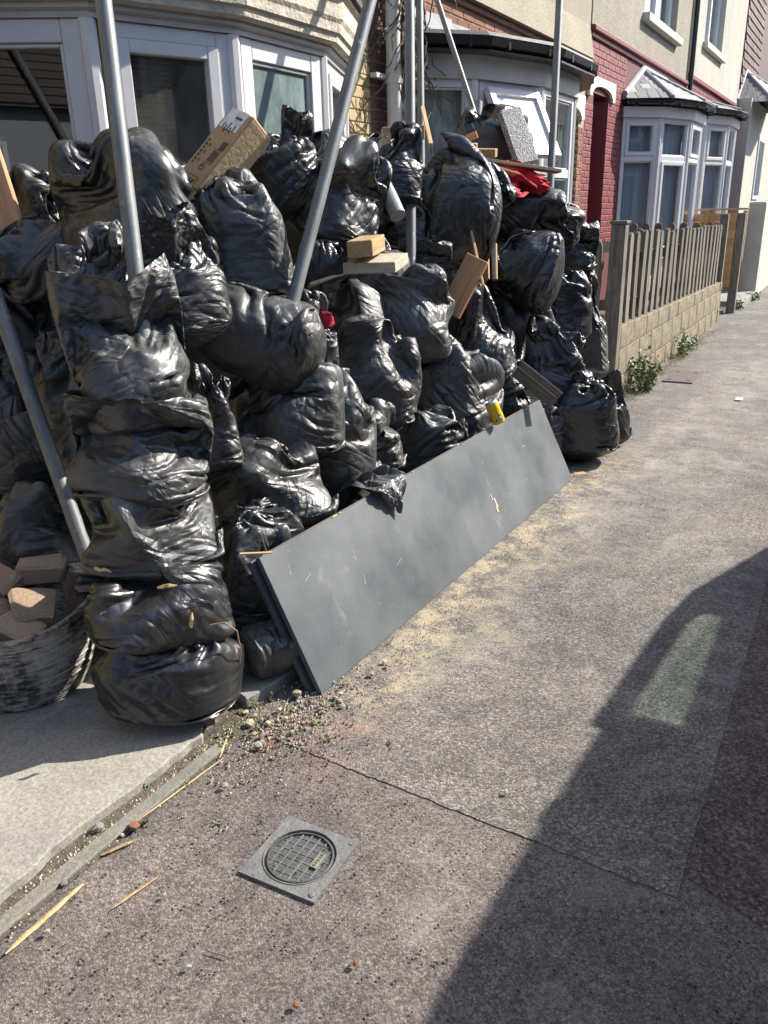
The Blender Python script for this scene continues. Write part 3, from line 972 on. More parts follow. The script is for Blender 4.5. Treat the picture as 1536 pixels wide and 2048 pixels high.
# ------------------------------------------------------------------ third house, maroon
h3 = empty('terraced_house', (FX, 13.5, 0), label='maroon painted brick house with slate bay roof and pebbledash above', cat='house', group='terraced houses on the left')
mb = MB()
boxm(mb, tt, FX, 10.62, 10.95, -.1, 2.74)
boxm(mb, tt, FX, 11.62, 14.0 - 1.58, -.1, 2.74)
boxm(mb, tt, FX, 14.0 + 1.58, 16.5, -.1, 2.74)
boxm(mb, tt, FX, 10.62, 16.5, 2.74, 3.3)
w3 = mb.build('wall', 'mortar_red', h3)
mb = MB()
boxm(mb, FX - 1.3, tt - .002, 10.70, 10.95, -.1, 2.74)
boxm(mb, FX - 1.3, tt - .002, 11.62, 11.8, -.1, 2.74)
boxm(mb, FX - 1.4, FX - 1.302, 10.7, 11.8, -.1, 2.74)
boxm(mb, tt + .001, FX - .012, 11.60, 11.619, -.1, 2.70)
mb.build('porch_wall', 'red_paint', h3)
room(h3, 14.0, 2.6)
bp = unit_block('brick_red', .05, .012, 8)
brick_run(w3, bp, 10.62, 10.95, .95, 2.66, seed=9)
brick_run(w3, bp, 11.62, 12.40, .95, 3.29, seed=10)
brick_run(w3, bp, 10.62, 11.62, 2.915, 3.29, seed=11)
lintel(h3, 10.66, 11.80, 2.69, 2.91, .045)
mb = MB()
boxm(mb, FX - .2, FX + .035, 10.63, 16.48, 3.302, 3.36)
boxm(mb, FX - .2, FX + .075, 10.63, 16.48, 3.361, 3.42)
mb.build('string_course', 'red_paint', h3, bevel=.01)
mb = MB()
wy0, wy1, wz0 = 13.05, 15.2, 3.92
boxm(mb, FX - .25, FX + .03, 10.62, wy0, 3.425, 7.4)
boxm(mb, FX - .25, FX + .03, wy1, 16.44, 3.425, 7.4)
boxm(mb, FX - .25, FX + .03, wy0, wy1, 3.425, wz0)
boxm(mb, FX - .25, FX + .03, wy0, wy1, 5.4, 7.4)
mb.build('pebbledash_upper_wall', 'roughcast3', h3)
def upper_window(house, y0, y1, z0, z1):
    mb = MB()
    boxm(mb, FX - .14, FX - .06, y0, y0 + .07, z0, z1)
    boxm(mb, FX - .14, FX - .06, y1 - .07, y1, z0, z1)
    boxm(mb, FX - .14, FX - .062, y0 + .07, y1 - .07, z0, z0 + .07)
    boxm(mb, FX - .14, FX - .062, y0 + .07, y1 - .07, z1 - .07, z1)
    boxm(mb, FX - .14, FX - .061, (y0 + y1) / 2 - .05, (y0 + y1) / 2 + .05, z0 + .07, z1 - .07)
    w = mb.build('upper_window', 'upvc_far', house)
    for a, b in ((y0 + .07, (y0 + y1) / 2 - .05), ((y0 + y1) / 2 + .05, y1 - .07)):
        p = MB()
        boxm(p, FX - .112, FX - .104, a, b, z0 + .07, z1 - .07)
        p.build('pane', 'glass', w)
    p = MB()
    boxm(p, FX - .245, FX - .22, y0, y1, z0, z1)
    p.build('curtain', 'net', w)
    s = MB()
    boxm(s, FX - .10, FX + .13, y0 - .09, y1 + .12, z0 - .11, z0 - .004)
    s.build('window_sill', 'stone', house, bevel=.008)
upper_window(h3, wy0, wy1, wz0, 5.4)
bay3, ln3 = bay_body(h3, 14.0, .75, 2.57, 'upvc_far', 'upvc_far')
for i in range(5):
    facet_window(bay3, ln3[i], ln3[i + 1], .75, 2.57, 2.05, ('glass', 'glass'), sash=i in (0, 2, 4), low_sash=i in (1, 3), upvc='upvc_far', net=(.8, 2.5, 'net', .012), fw=.05)
MB().sweep(ln3, [(-.08, 2.571), (.05, 2.571), (.055, 2.70), (-.08, 2.70)]).build('fascia', 'upvc_far', bay3)
gutter(bay3, ln3, 2.77, .14, .05)

def slate_roof(house, ln, ze, zt, out, top_half, yc, rows=7, seed=1, pale=True, name='bay_roof'):
    """hipped bay roof: a deck of flat facets, courses of single slates on it and lead hips"""
    n = len(ln)
    L = [Vector(p) for p in ln]
    eave = []
    for i in range(n):
        ds = []
        if i > 0: ds.append((L[i] - L[i - 1]).normalized())
        if i < n - 1: ds.append((L[i + 1] - L[i]).normalized())
        ns = [Vector((d.y, -d.x)) for d in ds]
        m = sum(ns, Vector((0, 0))).normalized()
        eave.append(Vector((*(L[i] + m / max(.4, m.dot(ns[0])) * out), ze)))
    eave[0].x = eave[-1].x = FX + .02
    tops = [Vector((FX + .02, yc + top_half * t, zt)) for t in (-1, -1, -.55, .55, 1, 1)]
    deck = MB()
    for i in range(n - 1):
        deck.add([eave[i], eave[i + 1], tops[i + 1], tops[i]], [(0, 1, 2, 3)])
    d = deck.build(name, 'slate', house)
    r_ = random.Random(seed)
    ms = [unit_block('slate', .03, .02, seed), unit_block('slate_pale', .03, .02, seed + 1)]
    for i in range(n - 1):
        a, b, c_, e_ = eave[i], eave[i + 1], tops[i + 1], tops[i]
        nrm = (b - a).cross(c_ - a)
        if nrm.length < 1e-6: nrm = (b - a).cross(e_ - a)
        nrm.normalize()
        if nrm.z < 0: nrm = -nrm
        for k in range(rows):
            t0, t1 = k / rows, (k + 1.15) / rows
            l0, r0_ = a.lerp(e_, t0), b.lerp(c_, t0)
            l1, r1_ = a.lerp(e_, min(t1, 1)), b.lerp(c_, min(t1, 1))
            wd = (r0_ - l0).length
            cnt = max(1, round(wd / .17))
            for j in range(cnt):
                f0, f1 = (j + .03) / cnt, (j + .97) / cnt
                p00, p10 = l0.lerp(r0_, f0), l0.lerp(r0_, f1)
                p01, p11 = l1.lerp(r1_, f0), l1.lerp(r1_, f1)
                cc = (p00 + p10 + p01 + p11) / 4
                ux = (p10 - p00).normalized()
                uy = nrm.cross(ux)
                hgt = ((p01 + p11) / 2 - (p00 + p10) / 2).length
                o = bpy.data.objects.new('slate', ms[1] if pale and r_.random() < .25 else ms[0])
                tilt = nrm + uy * -.09
                tilt.normalize()
                vy = tilt.cross(ux)
                w_ = ((p10 - p00).length + (p11 - p01).length) / 2
                o.matrix_basis = Matrix(((ux.x * w_, vy.x * hgt, tilt.x * .014, cc.x + nrm.x * .014), (ux.y * w_, vy.y * hgt, tilt.y * .014, cc.y + nrm.y * .014), (ux.z * w_, vy.z * hgt, tilt.z * .014, cc.z + nrm.z * .014), (0, 0, 0, 1)))
                link(o, d)
    for i in range(1, n - 1):
        m = MB().tube([eave[i] + Vector((0, 0, .02)), eave[i].lerp(tops[i], .5) + Vector((0, 0, .03)), tops[i] + Vector((0, 0, .03))], .03, 8)
        m.build('hip_lead', 'lead', d, smooth=True)
    m = MB()
    m.tube([(FX + .03, yc - 1.7, ze + .06), (FX + .03, yc - top_half, zt + .04), (FX + .03, yc + top_half, zt + .04), (FX + .03, yc + 1.7, ze + .06)], .045, 8)
    m.build('lead_flashing', 'lead', d, smooth=True)
    return d
slate_roof(h3, ln3, 2.79, 3.22, .16, .75, 14.0, 7, 21)
dp = MB().tube([(FX + .09, 16.44, 7.2), (FX + .09, 16.44, 3.5), (FX + .09, 16.40, 3.1), (FX + .09, 16.40, 2.2)], .04, 12)
o = dp.build('drainpipe', 'black_plastic', smooth=True, label='black rainwater pipe between the pebbledash and white upper walls', cat='drainpipe')

# ------------------------------------------------------------------ fourth house
h4 = empty('terraced_house', (FX, 19.5, 0), label='white roughcast house above a maroon brick band, fourth along', cat='house', group='terraced houses on the left')
mb = MB()
boxm(mb, tt, FX, 16.5, 17.6 - 1.58 + .5, -.1, 2.9)
boxm(mb, tt, FX, 17.6 + 1.58, 22.5, -.1, 2.9)
boxm(mb, tt, FX, 16.5, 22.5, 2.9, 3.5)
w4 = mb.build('wall', 'red_paint', h4)
brick_run(w4, bp, 16.55, 21.2, 3.16, 3.49, seed=12)
room(h4, 17.6, 2.8)
mb = MB()
boxm(mb, FX - .2, FX + .06, 16.52, 22.48, 3.502, 3.58)
mb.build('string_course', 'red_paint', h4, bevel=.01)
mb = MB()
boxm(mb, FX - .25, FX + .04, 16.5, 17.6, 3.582, 7.8)
boxm(mb, FX - .25, FX + .04, 19.6, 22.46, 3.582, 7.8)
boxm(mb, FX - .25, FX + .04, 17.6, 19.6, 3.582, 4.2)
boxm(mb, FX - .25, FX + .04, 17.6, 19.6, 5.7, 7.8)
mb.build('roughcast_upper_wall', 'render_white', h4)
upper_window(h4, 17.6, 19.6, 4.2, 5.7)
bay4, ln4 = bay_body(h4, 17.6, .75, 2.74, 'upvc_far', 'upvc_far')
for i in range(5):
    facet_window(bay4, ln4[i], ln4[i + 1], .75, 2.74, 2.12, ('glass', 'glass'), sash=i in (1, 3), upvc='upvc_far', net=(.8, 2.66, 'net', .012), fw=.05)
MB().sweep(ln4, [(-.08, 2.741), (.05, 2.741), (.055, 2.87), (-.08, 2.87)]).build('fascia', 'upvc_far', bay4)
gutter(bay4, ln4, 2.95, .15, .055)
slate_roof(h4, ln4, 2.96, 3.2, .16, .8, 17.6, 4, 25, False)

# ------------------------------------------------------------------ fifth house
h5 = empty('terraced_house', (FX, 25, 0), label='far house with brown hanging tiles over grey render', cat='house', group='terraced houses on the left')
mb = MB()
boxm(mb, FX - .6, FX + .35, 22.5, 34, -.1, 3.7)
mb.build('wall', 'render_grey', h5)
mb = MB()
boxm(mb, FX - .6, FX + .02, 22.5, 34, 3.702, 9.5)
ht = mb.build('tile_hung_wall', 'tile', h5)
mt = unit_block('tile', .03, .02, 31)
r_ = random.Random(31)
for k in range(27):
    for j in range(11):
        y = 22.55 + j * .27 + (.135 if k % 2 else 0)
        piece('tile', mt, ht, (FX + .035 + r_.uniform(0, .006), y + .12, 3.80 + k * .17), (.03, .252, .19), (0, -.13, 0))
slate_roof(h5, [(FX + .02, 22.7), (-2.60, 23.0), (-2.2, 23.7), (-2.2, 24.6), (-2.6, 25.3), (FX + .02, 25.6)], 3.62, 4.35, .25, .7, 24.1, 7, 33, False, 'porch_roof')
mb = MB()
boxm(mb, FX + .33, FX + .38, 24.6, 25.9, 1.5, 3.0)
wn_ = mb.build('window', 'upvc_far', h5)
mb = MB()
boxm(mb, FX + .381, FX + .388, 24.7, 25.8, 1.6, 2.9)
mb.build('pane', 'glass', wn_)
mb = MB()
boxm(mb, FX - .02, FX + .08, 28.4, 29.9, 4.7, 6.2)
wn_ = mb.build('upper_window', 'upvc_far', h5)
mb = MB()
boxm(mb, FX + .081, FX + .088, 28.5, 29.8, 4.8, 6.1)
mb.build('pane', 'glass', wn_)

# ------------------------------------------------------------------ houses across the road (mirrored in the panes)
for k in range(5):
    y0 = -22 + k * 15
    ho = empty('terraced_house', (8.6, y0 + 7.5, 0), label='pale house across the road, %s, mirrored in the panes' % ['first', 'second', 'third', 'fourth', 'fifth'][k], cat='house', group='houses across the road')
    mb = MB()
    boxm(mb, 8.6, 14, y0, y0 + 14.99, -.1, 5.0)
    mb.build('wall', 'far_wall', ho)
    rf = MB().add([(8.3, y0, 4.95), (11.3, y0, 7.3), (14.3, y0, 4.95), (8.3, y0 + 14.99, 4.95), (11.3, y0 + 14.99, 7.3), (14.3, y0 + 14.99, 4.95)], [(0, 1, 4, 3), (1, 2, 5, 4), (0, 2, 1), (3, 4, 5), (0, 3, 5, 2)]).build('roof', 'roof_tile', ho)
    for i in range(16):
        t = (i + .5) / 16
        obb('tile_course', (8.3 + 3 * t, y0 + 7.5, 4.98 + 2.35 * t), (0, 1, 0), (3, 0, 2.35), (-2.35, 0, 3), (14.9, .22, .05), 'roof_tile', rf)
    for yy in (1.2, 4.8, 8.6, 12.2):
        for z0 in (.9, 3.0):
            mb = MB()
            boxm(mb, 8.52, 8.62, y0 + yy, y0 + yy + 1.5, z0, z0 + 1.35)
            w = mb.build('window', 'upvc_far', ho)
            mb = MB()
            boxm(mb, 8.50, 8.519, y0 + yy + .1, y0 + yy + 1.4, z0 + .1, z0 + 1.25)
            mb.build('pane', 'black_plastic', w)

hb = empty('terraced_house', (0, -16, 0), label='house with tiled roof behind the camera, mirrored in the big left pane', cat='house')
mb = MB()
boxm(mb, -14, 14, -22, -16, -.1, 4.0)
mb.build('wall', 'far_wall', hb)
rf = MB().add([(-14, -15.7, 3.95), (14, -15.7, 3.95), (14, -19, 6.6), (-14, -19, 6.6), (-14, -22.3, 3.95), (14, -22.3, 3.95)], [(0, 1, 2, 3), (3, 2, 5, 4), (0, 3, 4), (1, 5, 2)]).build('roof', 'roof_tile', hb)
for i in range(12):
    tq = (i + .5) / 12
    obb('tile_course', (0, -15.7 - 3.3 * tq, 4.0 + 2.65 * tq), (1, 0, 0), (0, -3.3, 2.65), (0, 2.65, 3.3), (27.8, .30, .06), 'roof_tile', rf)
for x in (-6.2, -3.0, .2, 3.4, 6.6):
    mb = MB()
    boxm(mb, x, x + 1.3, -16.02, -15.94, 1.0, 3.2)
    w = mb.build('window', 'upvc_far', hb)
    mb = MB()
    boxm(mb, x + .12, x + 1.18, -15.939, -15.92, 1.12, 3.08)
    mb.build('pane', 'black_plastic', w)
he = empty('terraced_house', (0, 78, 0), label='unseen pale house added at the far street end to block sky mirrored in panes', cat='house')  # invented block that hides the bright horizon from the window reflections
mb = MB()
boxm(mb, -20, 22, 78, 86, -.1, 6.5)
mb.build('wall', 'far_wall', he)
MB().add([(-20, 77.7, 6.45), (22, 77.7, 6.45), (22, 82, 9.3), (-20, 82, 9.3), (-20, 86, 6.45), (22, 86, 6.45)], [(0, 1, 2, 3), (3, 2, 5, 4), (0, 3, 4), (1, 5, 2)]).build('roof', 'roof_tile', he)

# ------------------------------------------------------------------ garden wall, fences, far walls
gw = empty('garden_wall', (-1.55, 8.9, 0), label='low lichened concrete block wall under the grey picket fence', cat='wall')
core = MB()
core.add([(-1.72, 6.42, -.05), (-1.563, 6.42, -.05), (-1.563, 11.5, -.05), (-1.72, 11.5, -.05), (-1.72, 6.42, .55), (-1.563, 6.42, .55), (-1.563, 11.5, .47), (-1.72, 11.5, .47)],
         [(0, 1, 2, 3), (4, 5, 6, 7), (0, 1, 5, 4), (1, 2, 6, 5), (2, 3, 7, 6), (3, 0, 4, 7)])
core.build('mortar_core', 'block', gw)
mbks = [unit_block('block', .045, .022, 41 + i) for i in range(4)]
for c_ in range(3):
    zb = (-.04, .182, .400)[c_]
    y = 6.41 - (.22 if c_ % 2 else 0)
    while y < 11.45:
        a, b = max(y, 6.41), min(y + .44, 11.5)
        if b - a > .06:
            t = (a - 6.41) / 5.1
            z_top = min(zb + .215, .575 - .08 * t)
            if z_top - zb > .03:
                piece('block', mbks[rnd.randrange(4)], gw, (-1.62, (a + b) / 2, (zb + z_top) / 2), (.15, b - a - .004, z_top - zb), (0, 0, rnd.uniform(-.004, .004)))
        y += .45

q9 = random.Random(19)
cap = MB()
n9 = 90
for i in range(n9 + 1):                                      # soil and moss lying on top of the blocks
    y9 = 6.43 + (11.48 - 6.43) * i / n9
    z9 = .575 - .08 * (y9 - 6.41) / 5.1
    cap.v += [(-1.556 + q9.uniform(-.012, .006), y9, z9 - .006), (-1.59, y9, z9 + q9.uniform(.006, .022)), (-1.66, y9, z9 + q9.uniform(.010, .024)), (-1.70, y9, z9 - .004)]
for i in range(n9):
    for j in range(3):
        a9 = i * 4 + j
        cap.f.append((a9, a9 + 1, a9 + 5, a9 + 4))
cap.build('soil_capping', 'soil', gw, smooth=True)

def picket_mesh(w, h, t, mat):
    pts = [(-w / 2, 0), (w / 2, 0), (w / 2, h - w / 2)] + [(w / 2 * math.cos(a), h - w / 2 + w / 2 * math.sin(a)) for a in [math.pi * k / 8 for k in range(1, 8)]] + [(-w / 2, h - w / 2)]
    n_ = len(pts)
    return MB().add([(t / 2, x, z) for x, z in pts] + [(-t / 2, x, z) for x, z in pts],
                    [tuple(range(n_)), tuple(range(2 * n_ - 1, n_ - 1, -1))] + [(i, (i + 1) % n_, n_ + (i + 1) % n_, n_ + i) for i in range(n_)])
pf = empty('picket_fence', (-1.6, 8.8, .55), label='weathered grey picket fence with rounded tops on the block wall', cat='fence')
pm = None
for k in range(21):
    y = 6.66 + k * .222
    z = .56 - .08 * (y - 6.41) / 5.1 + rnd.uniform(-.01, .012)
    if pm is None:
        o = picket_mesh(.102, .70, .022, 'fence_wood').build('picket', 'fence_wood', pf)
        pm = o.data
        o.location = (-1.585, y, z)
        o.rotation_euler = (0, rnd.uniform(-.01, .01), 0)
    else:
        piece('picket', pm, pf, (-1.585, y, z), (1, 1, rnd.uniform(.985, 1.02)), (rnd.uniform(-.008, .008), rnd.uniform(-.015, .015), rnd.uniform(-.03, .03)))
for z in (.70, 1.06):
    stick('rail', (-1.62, 6.45, z), (-1.62, 11.4, z - .05), .07, .03, 'fence_wood', (1, 0, 0), pf)
obb('post', (-1.595, 6.33, .62), (1, 0, 0), (0, 1, 0), (0, 0, 1), (.105, .105, 1.40), 'fence_wood', pf, .006)
obb('post_cap', (-1.595, 6.33, 1.33), (1, 0, 0), (0, 1, 0), (0, 0, 1), (.125, .125, .022), 'fence_wood', pf, .004)
obb('post', (-1.60, 11.46, .85), (1, 0, 0), (0, 1, 0), (0, 0, 1), (.095, .095, .92), 'fence_wood', pf, .006)
gp = MB().box((-1.53, 12.45, .65), (.11, .11, 1.32)).build('gate_post', 'fence_wood', bevel=.008, label='single grey wooden post standing past the fence end', cat='post')
rf_ = empty('picket_fence', (-2.3, 12.1, 0), label='row of round-topped pickets seen above the front fence', cat='fence')
for k in range(8):
    o = piece('picket', pm, rf_, (-1.86 - k * .165, 12.05, .52), (1, 1, .98), (0, 0, R(90)))
stick('rail', (-1.7, 12.08, .8), (-3.1, 12.08, .8), .07, .03, 'fence_wood', (0, 1, 0), rf_)
nf_ = empty('picket_fence', (-2.0, 6.45, 0), label='short return of pickets between heap and first fence post', cat='fence')
for k, (x, y, z, s) in enumerate(((-1.79, 6.43, .30, 1.3), (-1.95, 6.9, .55, 1.05), (-1.80, 7.1, .55, 1.05), (-1.66, 7.2, .55, 1.02), (-2.1, 6.6, .5, 1.1))):
    piece('picket', pm, nf_, (x, y, z), (1, 1, s), (0, 0, R(90)))
stick('rail', (-1.70, 6.98, 1.13), (-2.3, 6.98, 1.13), .09, .03, 'pine_pale', (0, 1, 0), nf_)
stick('rail', (-1.66, 6.5, .72), (-2.3, 6.5, .72), .08, .03, 'fence_wood', (0, 1, 0), nf_)

of_ = empty('fence_panel', (-2.2, 14.6, 0), label='new orange larch fence panel with horizontal boards beyond the picket fence', cat='fence')
for k in range(9):
    stick('board', (-2.95, 14.6, .22 + k * .125), (-1.72, 14.6, .22 + k * .125), .118, .02, 'fence_new', (0, 1, 0), of_)
for x in (-2.95, -2.30, -1.74):
    obb('batten', (x, 14.565, .74), (1, 0, 0), (0, 1, 0), (0, 0, 1), (.06, .045, 1.16), 'fence_new', of_, .004)
stick('cap_rail', (-2.98, 14.585, 1.345), (-1.70, 14.585, 1.345), .075, .03, 'fence_new', (0, 0, 1), of_)

fw_ = empty('garden_wall', (-1.6, 18, 0), label='tall smooth grey rendered garden wall at the far end', cat='wall')
mb = MB()
boxm(mb, -1.72, -1.47, 14.7, 15.0, -.05, 1.44)
mb.build('pier', 'render_grey', fw_, bevel=.015)
mb = MB()
boxm(mb, -1.70, -1.49, 15.0, 30, -.05, 1.30)
mb.build('wall_panel', 'render_grey', fw_)
mb = MB()
boxm(mb, -2.2, -1.45, 13.0, 14.6, -.04, .10)
mb.build('gate_step', 'kerb', kind='structure', bevel=.01)

# ------------------------------------------------------------------ rubbish bags: a small film simulation
def bag_sim(kind, seed, nu=136, nv=100, W=.55, L=.8, hyd=3., steps=110, fill=1., tie=.8, lumps=14, iters=7, volf=.2, squash=0., twist=0., lumpr=.035, bowl=1.7):
    """A flat film tube with a bottom seam, filled and weighed down: position based dynamics on a
    (rows, columns) grid, coarse to fine.  kind: tied neck, open mouth or closed pillow."""
    rng = np.random.RandomState(seed)
    vtar = volf * W * W * (L * tie * fill if kind != 'pillow' else L * .8)
    X = None
    for li, (mu, mv, st) in enumerate([(nu // 4, nv // 4, steps), (nu // 2, nv // 2, steps), (nu, nv, steps // 2)]):
        if X is None:
            u = np.arange(mu) / mu
            v = np.arange(mv + 1) / mv
            fx = np.where(u < .5, -1 + 4 * u, 3 - 4 * u) * W / 2
            fy = np.where(u < .5, 1, -1) * np.sqrt(np.clip(1 - (fx / (W / 2)) ** 2, 0, 1)) * W * .18
            X = np.zeros((mv + 1, mu, 3))
            X[..., 0] = fx[None]
            X[..., 1] = fy[None] * np.minimum(1, v * 4)[:, None]
            X[..., 2] = v[:, None] * L + .02
            X += rng.normal(0, .004, X.shape)
        else:
            Y = np.zeros((mv + 1, mu, 3))
            Y[0::2, 0::2] = X
            Y[0::2, 1::2] = .5 * (X + np.roll(X, -1, 1))
            Y[1::2] = .5 * (Y[0:-1:2] + Y[2::2])
            X = Y + rng.normal(0, .0015, Y.shape)
        V = np.zeros_like(X)
        du, dv = 2 * W / mu, L / mv
        dd = np.hypot(du, dv)
        dt = .012
        vt = int(round(tie * mv))
        if li == 1:
            ztop = X[:vt + 1, :, 2].max()
            lpd = [(rng.normal(0, 1, 3), rng.uniform(.6, 1.3)) for _ in range(lumps)]
        lp = []
        if li >= 1:
            B = X[:int(mv * (tie * fill if kind != 'pillow' else 1))].reshape(-1, 3)
            c0, h0 = .5 * (B.min(0) + B.max(0)), .5 * (B.max(0) - B.min(0))
            for q_, k_ in lpd:
                r_ = lumpr * k_
                lp.append((c0 + q_ / np.linalg.norm(q_) * (h0 * np.array([.88, .95, .85]) - r_ * .55), r_))
        pair = (mu - np.arange(mu)) % mu
        bend = (.09, .10, .10)[li]
        kc = (.25, .25, .2)[li]
        lim = fill * vt
        wgt = np.ones(mv + 1) if kind == 'pillow' else np.clip((lim - np.arange(mv + 1)) / (.06 * mv), 0, 1)
        def con(a, b, rest, kc, ks=1.):
            d = b - a
            l_ = np.sqrt((d * d).sum(-1, keepdims=True)) + 1e-9
            c = l_ - rest
            return d * (.5 * np.where(c > 0, ks, kc) * c / l_)
        for s in range(st):
            ex = np.roll(X, -1, 1) - np.roll(X, 1, 1)
            ez = np.zeros_like(X)
            ez[1:-1] = X[2:] - X[:-2]
            ez[0] = 2 * (X[1] - X[0])
            ez[-1] = 2 * (X[-1] - X[-2])
            N = np.cross(ex, ez) / (4 * du * dv)
            if kind == 'pillow':
                top = X[..., 2].max()
                vol = ((X - X.mean((0, 1))) * N).sum() * du * dv / 3
            else:
                li_ = int(lim)
                top = X[:max(2, li_), :, 2].max()
                vol = ((X - X[min(li_, mv)].mean(0)) * N)[:li_].sum() * du * dv / 3
            p = (np.clip(6 * (1 - vol / vtar), -1., 1.) + hyd * (top - X[..., 2] - .25 * L)) * wgt[:, None]
            A = N * p[..., None] * 1.5
            A[..., 2] -= .4
            V = V * .96 + A * dt
            sp = np.sqrt((V * V).sum(-1, keepdims=True))
            V *= np.minimum(1, .8 / (sp + 1e-9))
            P = X + V * dt
            for c, r_ in lp:
                d = P - c
                l_ = np.sqrt((d * d).sum(-1, keepdims=True)) + 1e-9
                P = np.where(l_ < r_, c + d * (r_ / l_), P)
            for it in range(iters if li < 2 else 4):
                for o in (0, 1):
                    m = con(P[:, o::2], np.roll(P, -1, 1)[:, o::2], du, kc)
                    P[:, o::2] += m
                    P[:, (np.arange(o, mu, 2) + 1) % mu] -= m
                for o in (0, 1):
                    n_ = (mv + 1 - o) // 2
                    m = con(P[o:o + 2 * n_:2], P[o + 1:o + 1 + 2 * n_:2], dv, kc)
                    P[o:o + 2 * n_:2] += m
                    P[o + 1:o + 1 + 2 * n_:2] -= m
                for sh in (-1, 1):
                    m = con(P[:-1], np.roll(P, sh, 1)[1:], dd, .04, .5) * .5
                    P[:-1] += m
                    P[1:] -= np.roll(m, -sh, 1)
                m = con(P, np.roll(P, -2, 1), 2 * du, bend, .1) * .5
                P += m
                P -= np.roll(m, 2, 1)
                m = con(P[:-2], P[2:], 2 * dv, bend, .1) * .5
                P[:-2] += m
                P[2:] -= m
                P[0] = .5 * (P[0] + P[0][pair])
                if kind == 'pillow':
                    P[-1] = .5 * (P[-1] + P[-1][pair])
                if kind == 'tied':
                    pr = 1 if li else min(1, s / (st * .5))
                    rt = (1 - pr) * W * .3 + pr * .03
                    c = P[vt].mean(0)
                    d = P[vt] - c
                    P[vt] = c + d * np.minimum(1, rt / (np.sqrt((d * d).sum(-1, keepdims=True)) + 1e-9))
                    if twist and li == 0 and it == 0:
                        a_ = twist / st
                        P[vt] = c + (P[vt] - c) @ np.array([[np.cos(a_), np.sin(a_), 0], [-np.sin(a_), np.cos(a_), 0], [0, 0, 1]])
                rr = P[..., 0] ** 2 + P[..., 1] ** 2             # settled in the hollow between other bags
                P[..., 2] = np.maximum(P[..., 2], bowl * rr)
                if squash and li >= 1:
                    P[..., 2] = np.minimum(P[..., 2], ztop * (1 - squash * (min(1, s / (st * .6)) if li == 1 else 1)) + .03 - 1.1 * rr)
            V = (P - X) / dt
            V[P[..., 2] < bowl * (P[..., 0] ** 2 + P[..., 1] ** 2) + 1e-4] *= .3
            X = P
    return X

PROTO = [
    bag_sim('tied', 0, volf=.180, twist=1.6, squash=.15),
    bag_sim('open', 1, tie=1., fill=.62, volf=.20),
    bag_sim('pillow', 2, L=.75, volf=.165, squash=.30),
    bag_sim('tied', 3, W=.42, L=.95, tie=.85, volf=.17, twist=.8, squash=.10),
    bag_sim('tied', 4, W=.6, L=.9, tie=.86, volf=.150, squash=.34, twist=1.),
    bag_sim('open', 5, tie=1., fill=.64, W=.56, L=.8, volf=.165, squash=.18),
    bag_sim('pillow', 6, W=.45, L=.85, volf=.17, squash=.12),
    bag_sim('tied', 7, volf=.160, W=.58, lumps=26, lumpr=.045, twist=2.2, tie=.83, squash=.22),
    bag_sim('pillow', 9, W=.6, L=.9, volf=.165, lumps=26, lumpr=.05, squash=.38),
    bag_sim('tied', 12, W=.55, L=.82, volf=.170, lumps=20, lumpr=.04, twist=1.2, squash=.25),
]

def wobble(P, seed, amp, freq):
    """smooth warp so that no two bags share a shape"""
    r_ = np.random.RandomState(seed)
    D = np.zeros_like(P)
    for k in range(5):
        f = r_.normal(0, 1, 3) * freq
        D += r_.normal(0, 1, 3)[None] * np.sin(P @ f + r_.uniform(0, 6.28))[:, None]
    return P + D * amp / 5 ** .5

def film_object(name, proto, size, seed, mat, warp=.03):
    X = PROTO[proto]
    nv, nu = X.shape[:2]
    P = X.reshape(-1, 3).copy()
    lo, hi = np.percentile(P, 3, axis=0), np.percentile(P, 97, axis=0)
    P = (P - (lo + hi) / 2) / (hi - lo)
    if seed % 2:
        P[:, 0] *= -1
    A = np.abs(P)                                            # rein in the seam corners
    P = np.where(A > .47, np.sign(P) * (.47 + (A - .47) * np.array([.35, .45, .8])), P)
    P = wobble(P, seed, warp * 1.4, 4.0)
    P = P * np.array(size) * .95
    i, j = np.arange(nu), np.arange(nv - 1)
    a = j[:, None] * nu + i[None]
    b = j[:, None] * nu + ((i + 1) % nu)[None]
    F = np.stack([a, b, b + nu, a + nu], -1).reshape(-1, 4)
    if seed % 2:
        F = F[:, ::-1]
    me = bpy.data.meshes.new(name)
    me.from_pydata(P.tolist(), [], F.tolist())
    me.polygons.foreach_set('use_smooth', np.ones(len(F), bool))
    uv = me.uv_layers.new(name='UVMap')
    uu = (np.arange(nu) / nu)
    vv = np.arange(nv) / nv
    U = np.stack([i, i + 1, i + 1, i], -1) / nu * size[0] * 2.6
    UV = np.zeros((nv - 1, nu, 4, 2))
    UV[..., 0] = U[None]
    UV[..., 1] = (np.stack([j, j, j + 1, j + 1], -1) / nv * size[2] * 1.5)[:, None, :]
    UV = UV.reshape(-1, 4, 2)
    if seed % 2:
        UV = UV[:, ::-1]
    uv.data.foreach_set('uv', UV.reshape(-1))
    me.materials.append(M[mat])
    return bpy.data.objects.new(name, me)

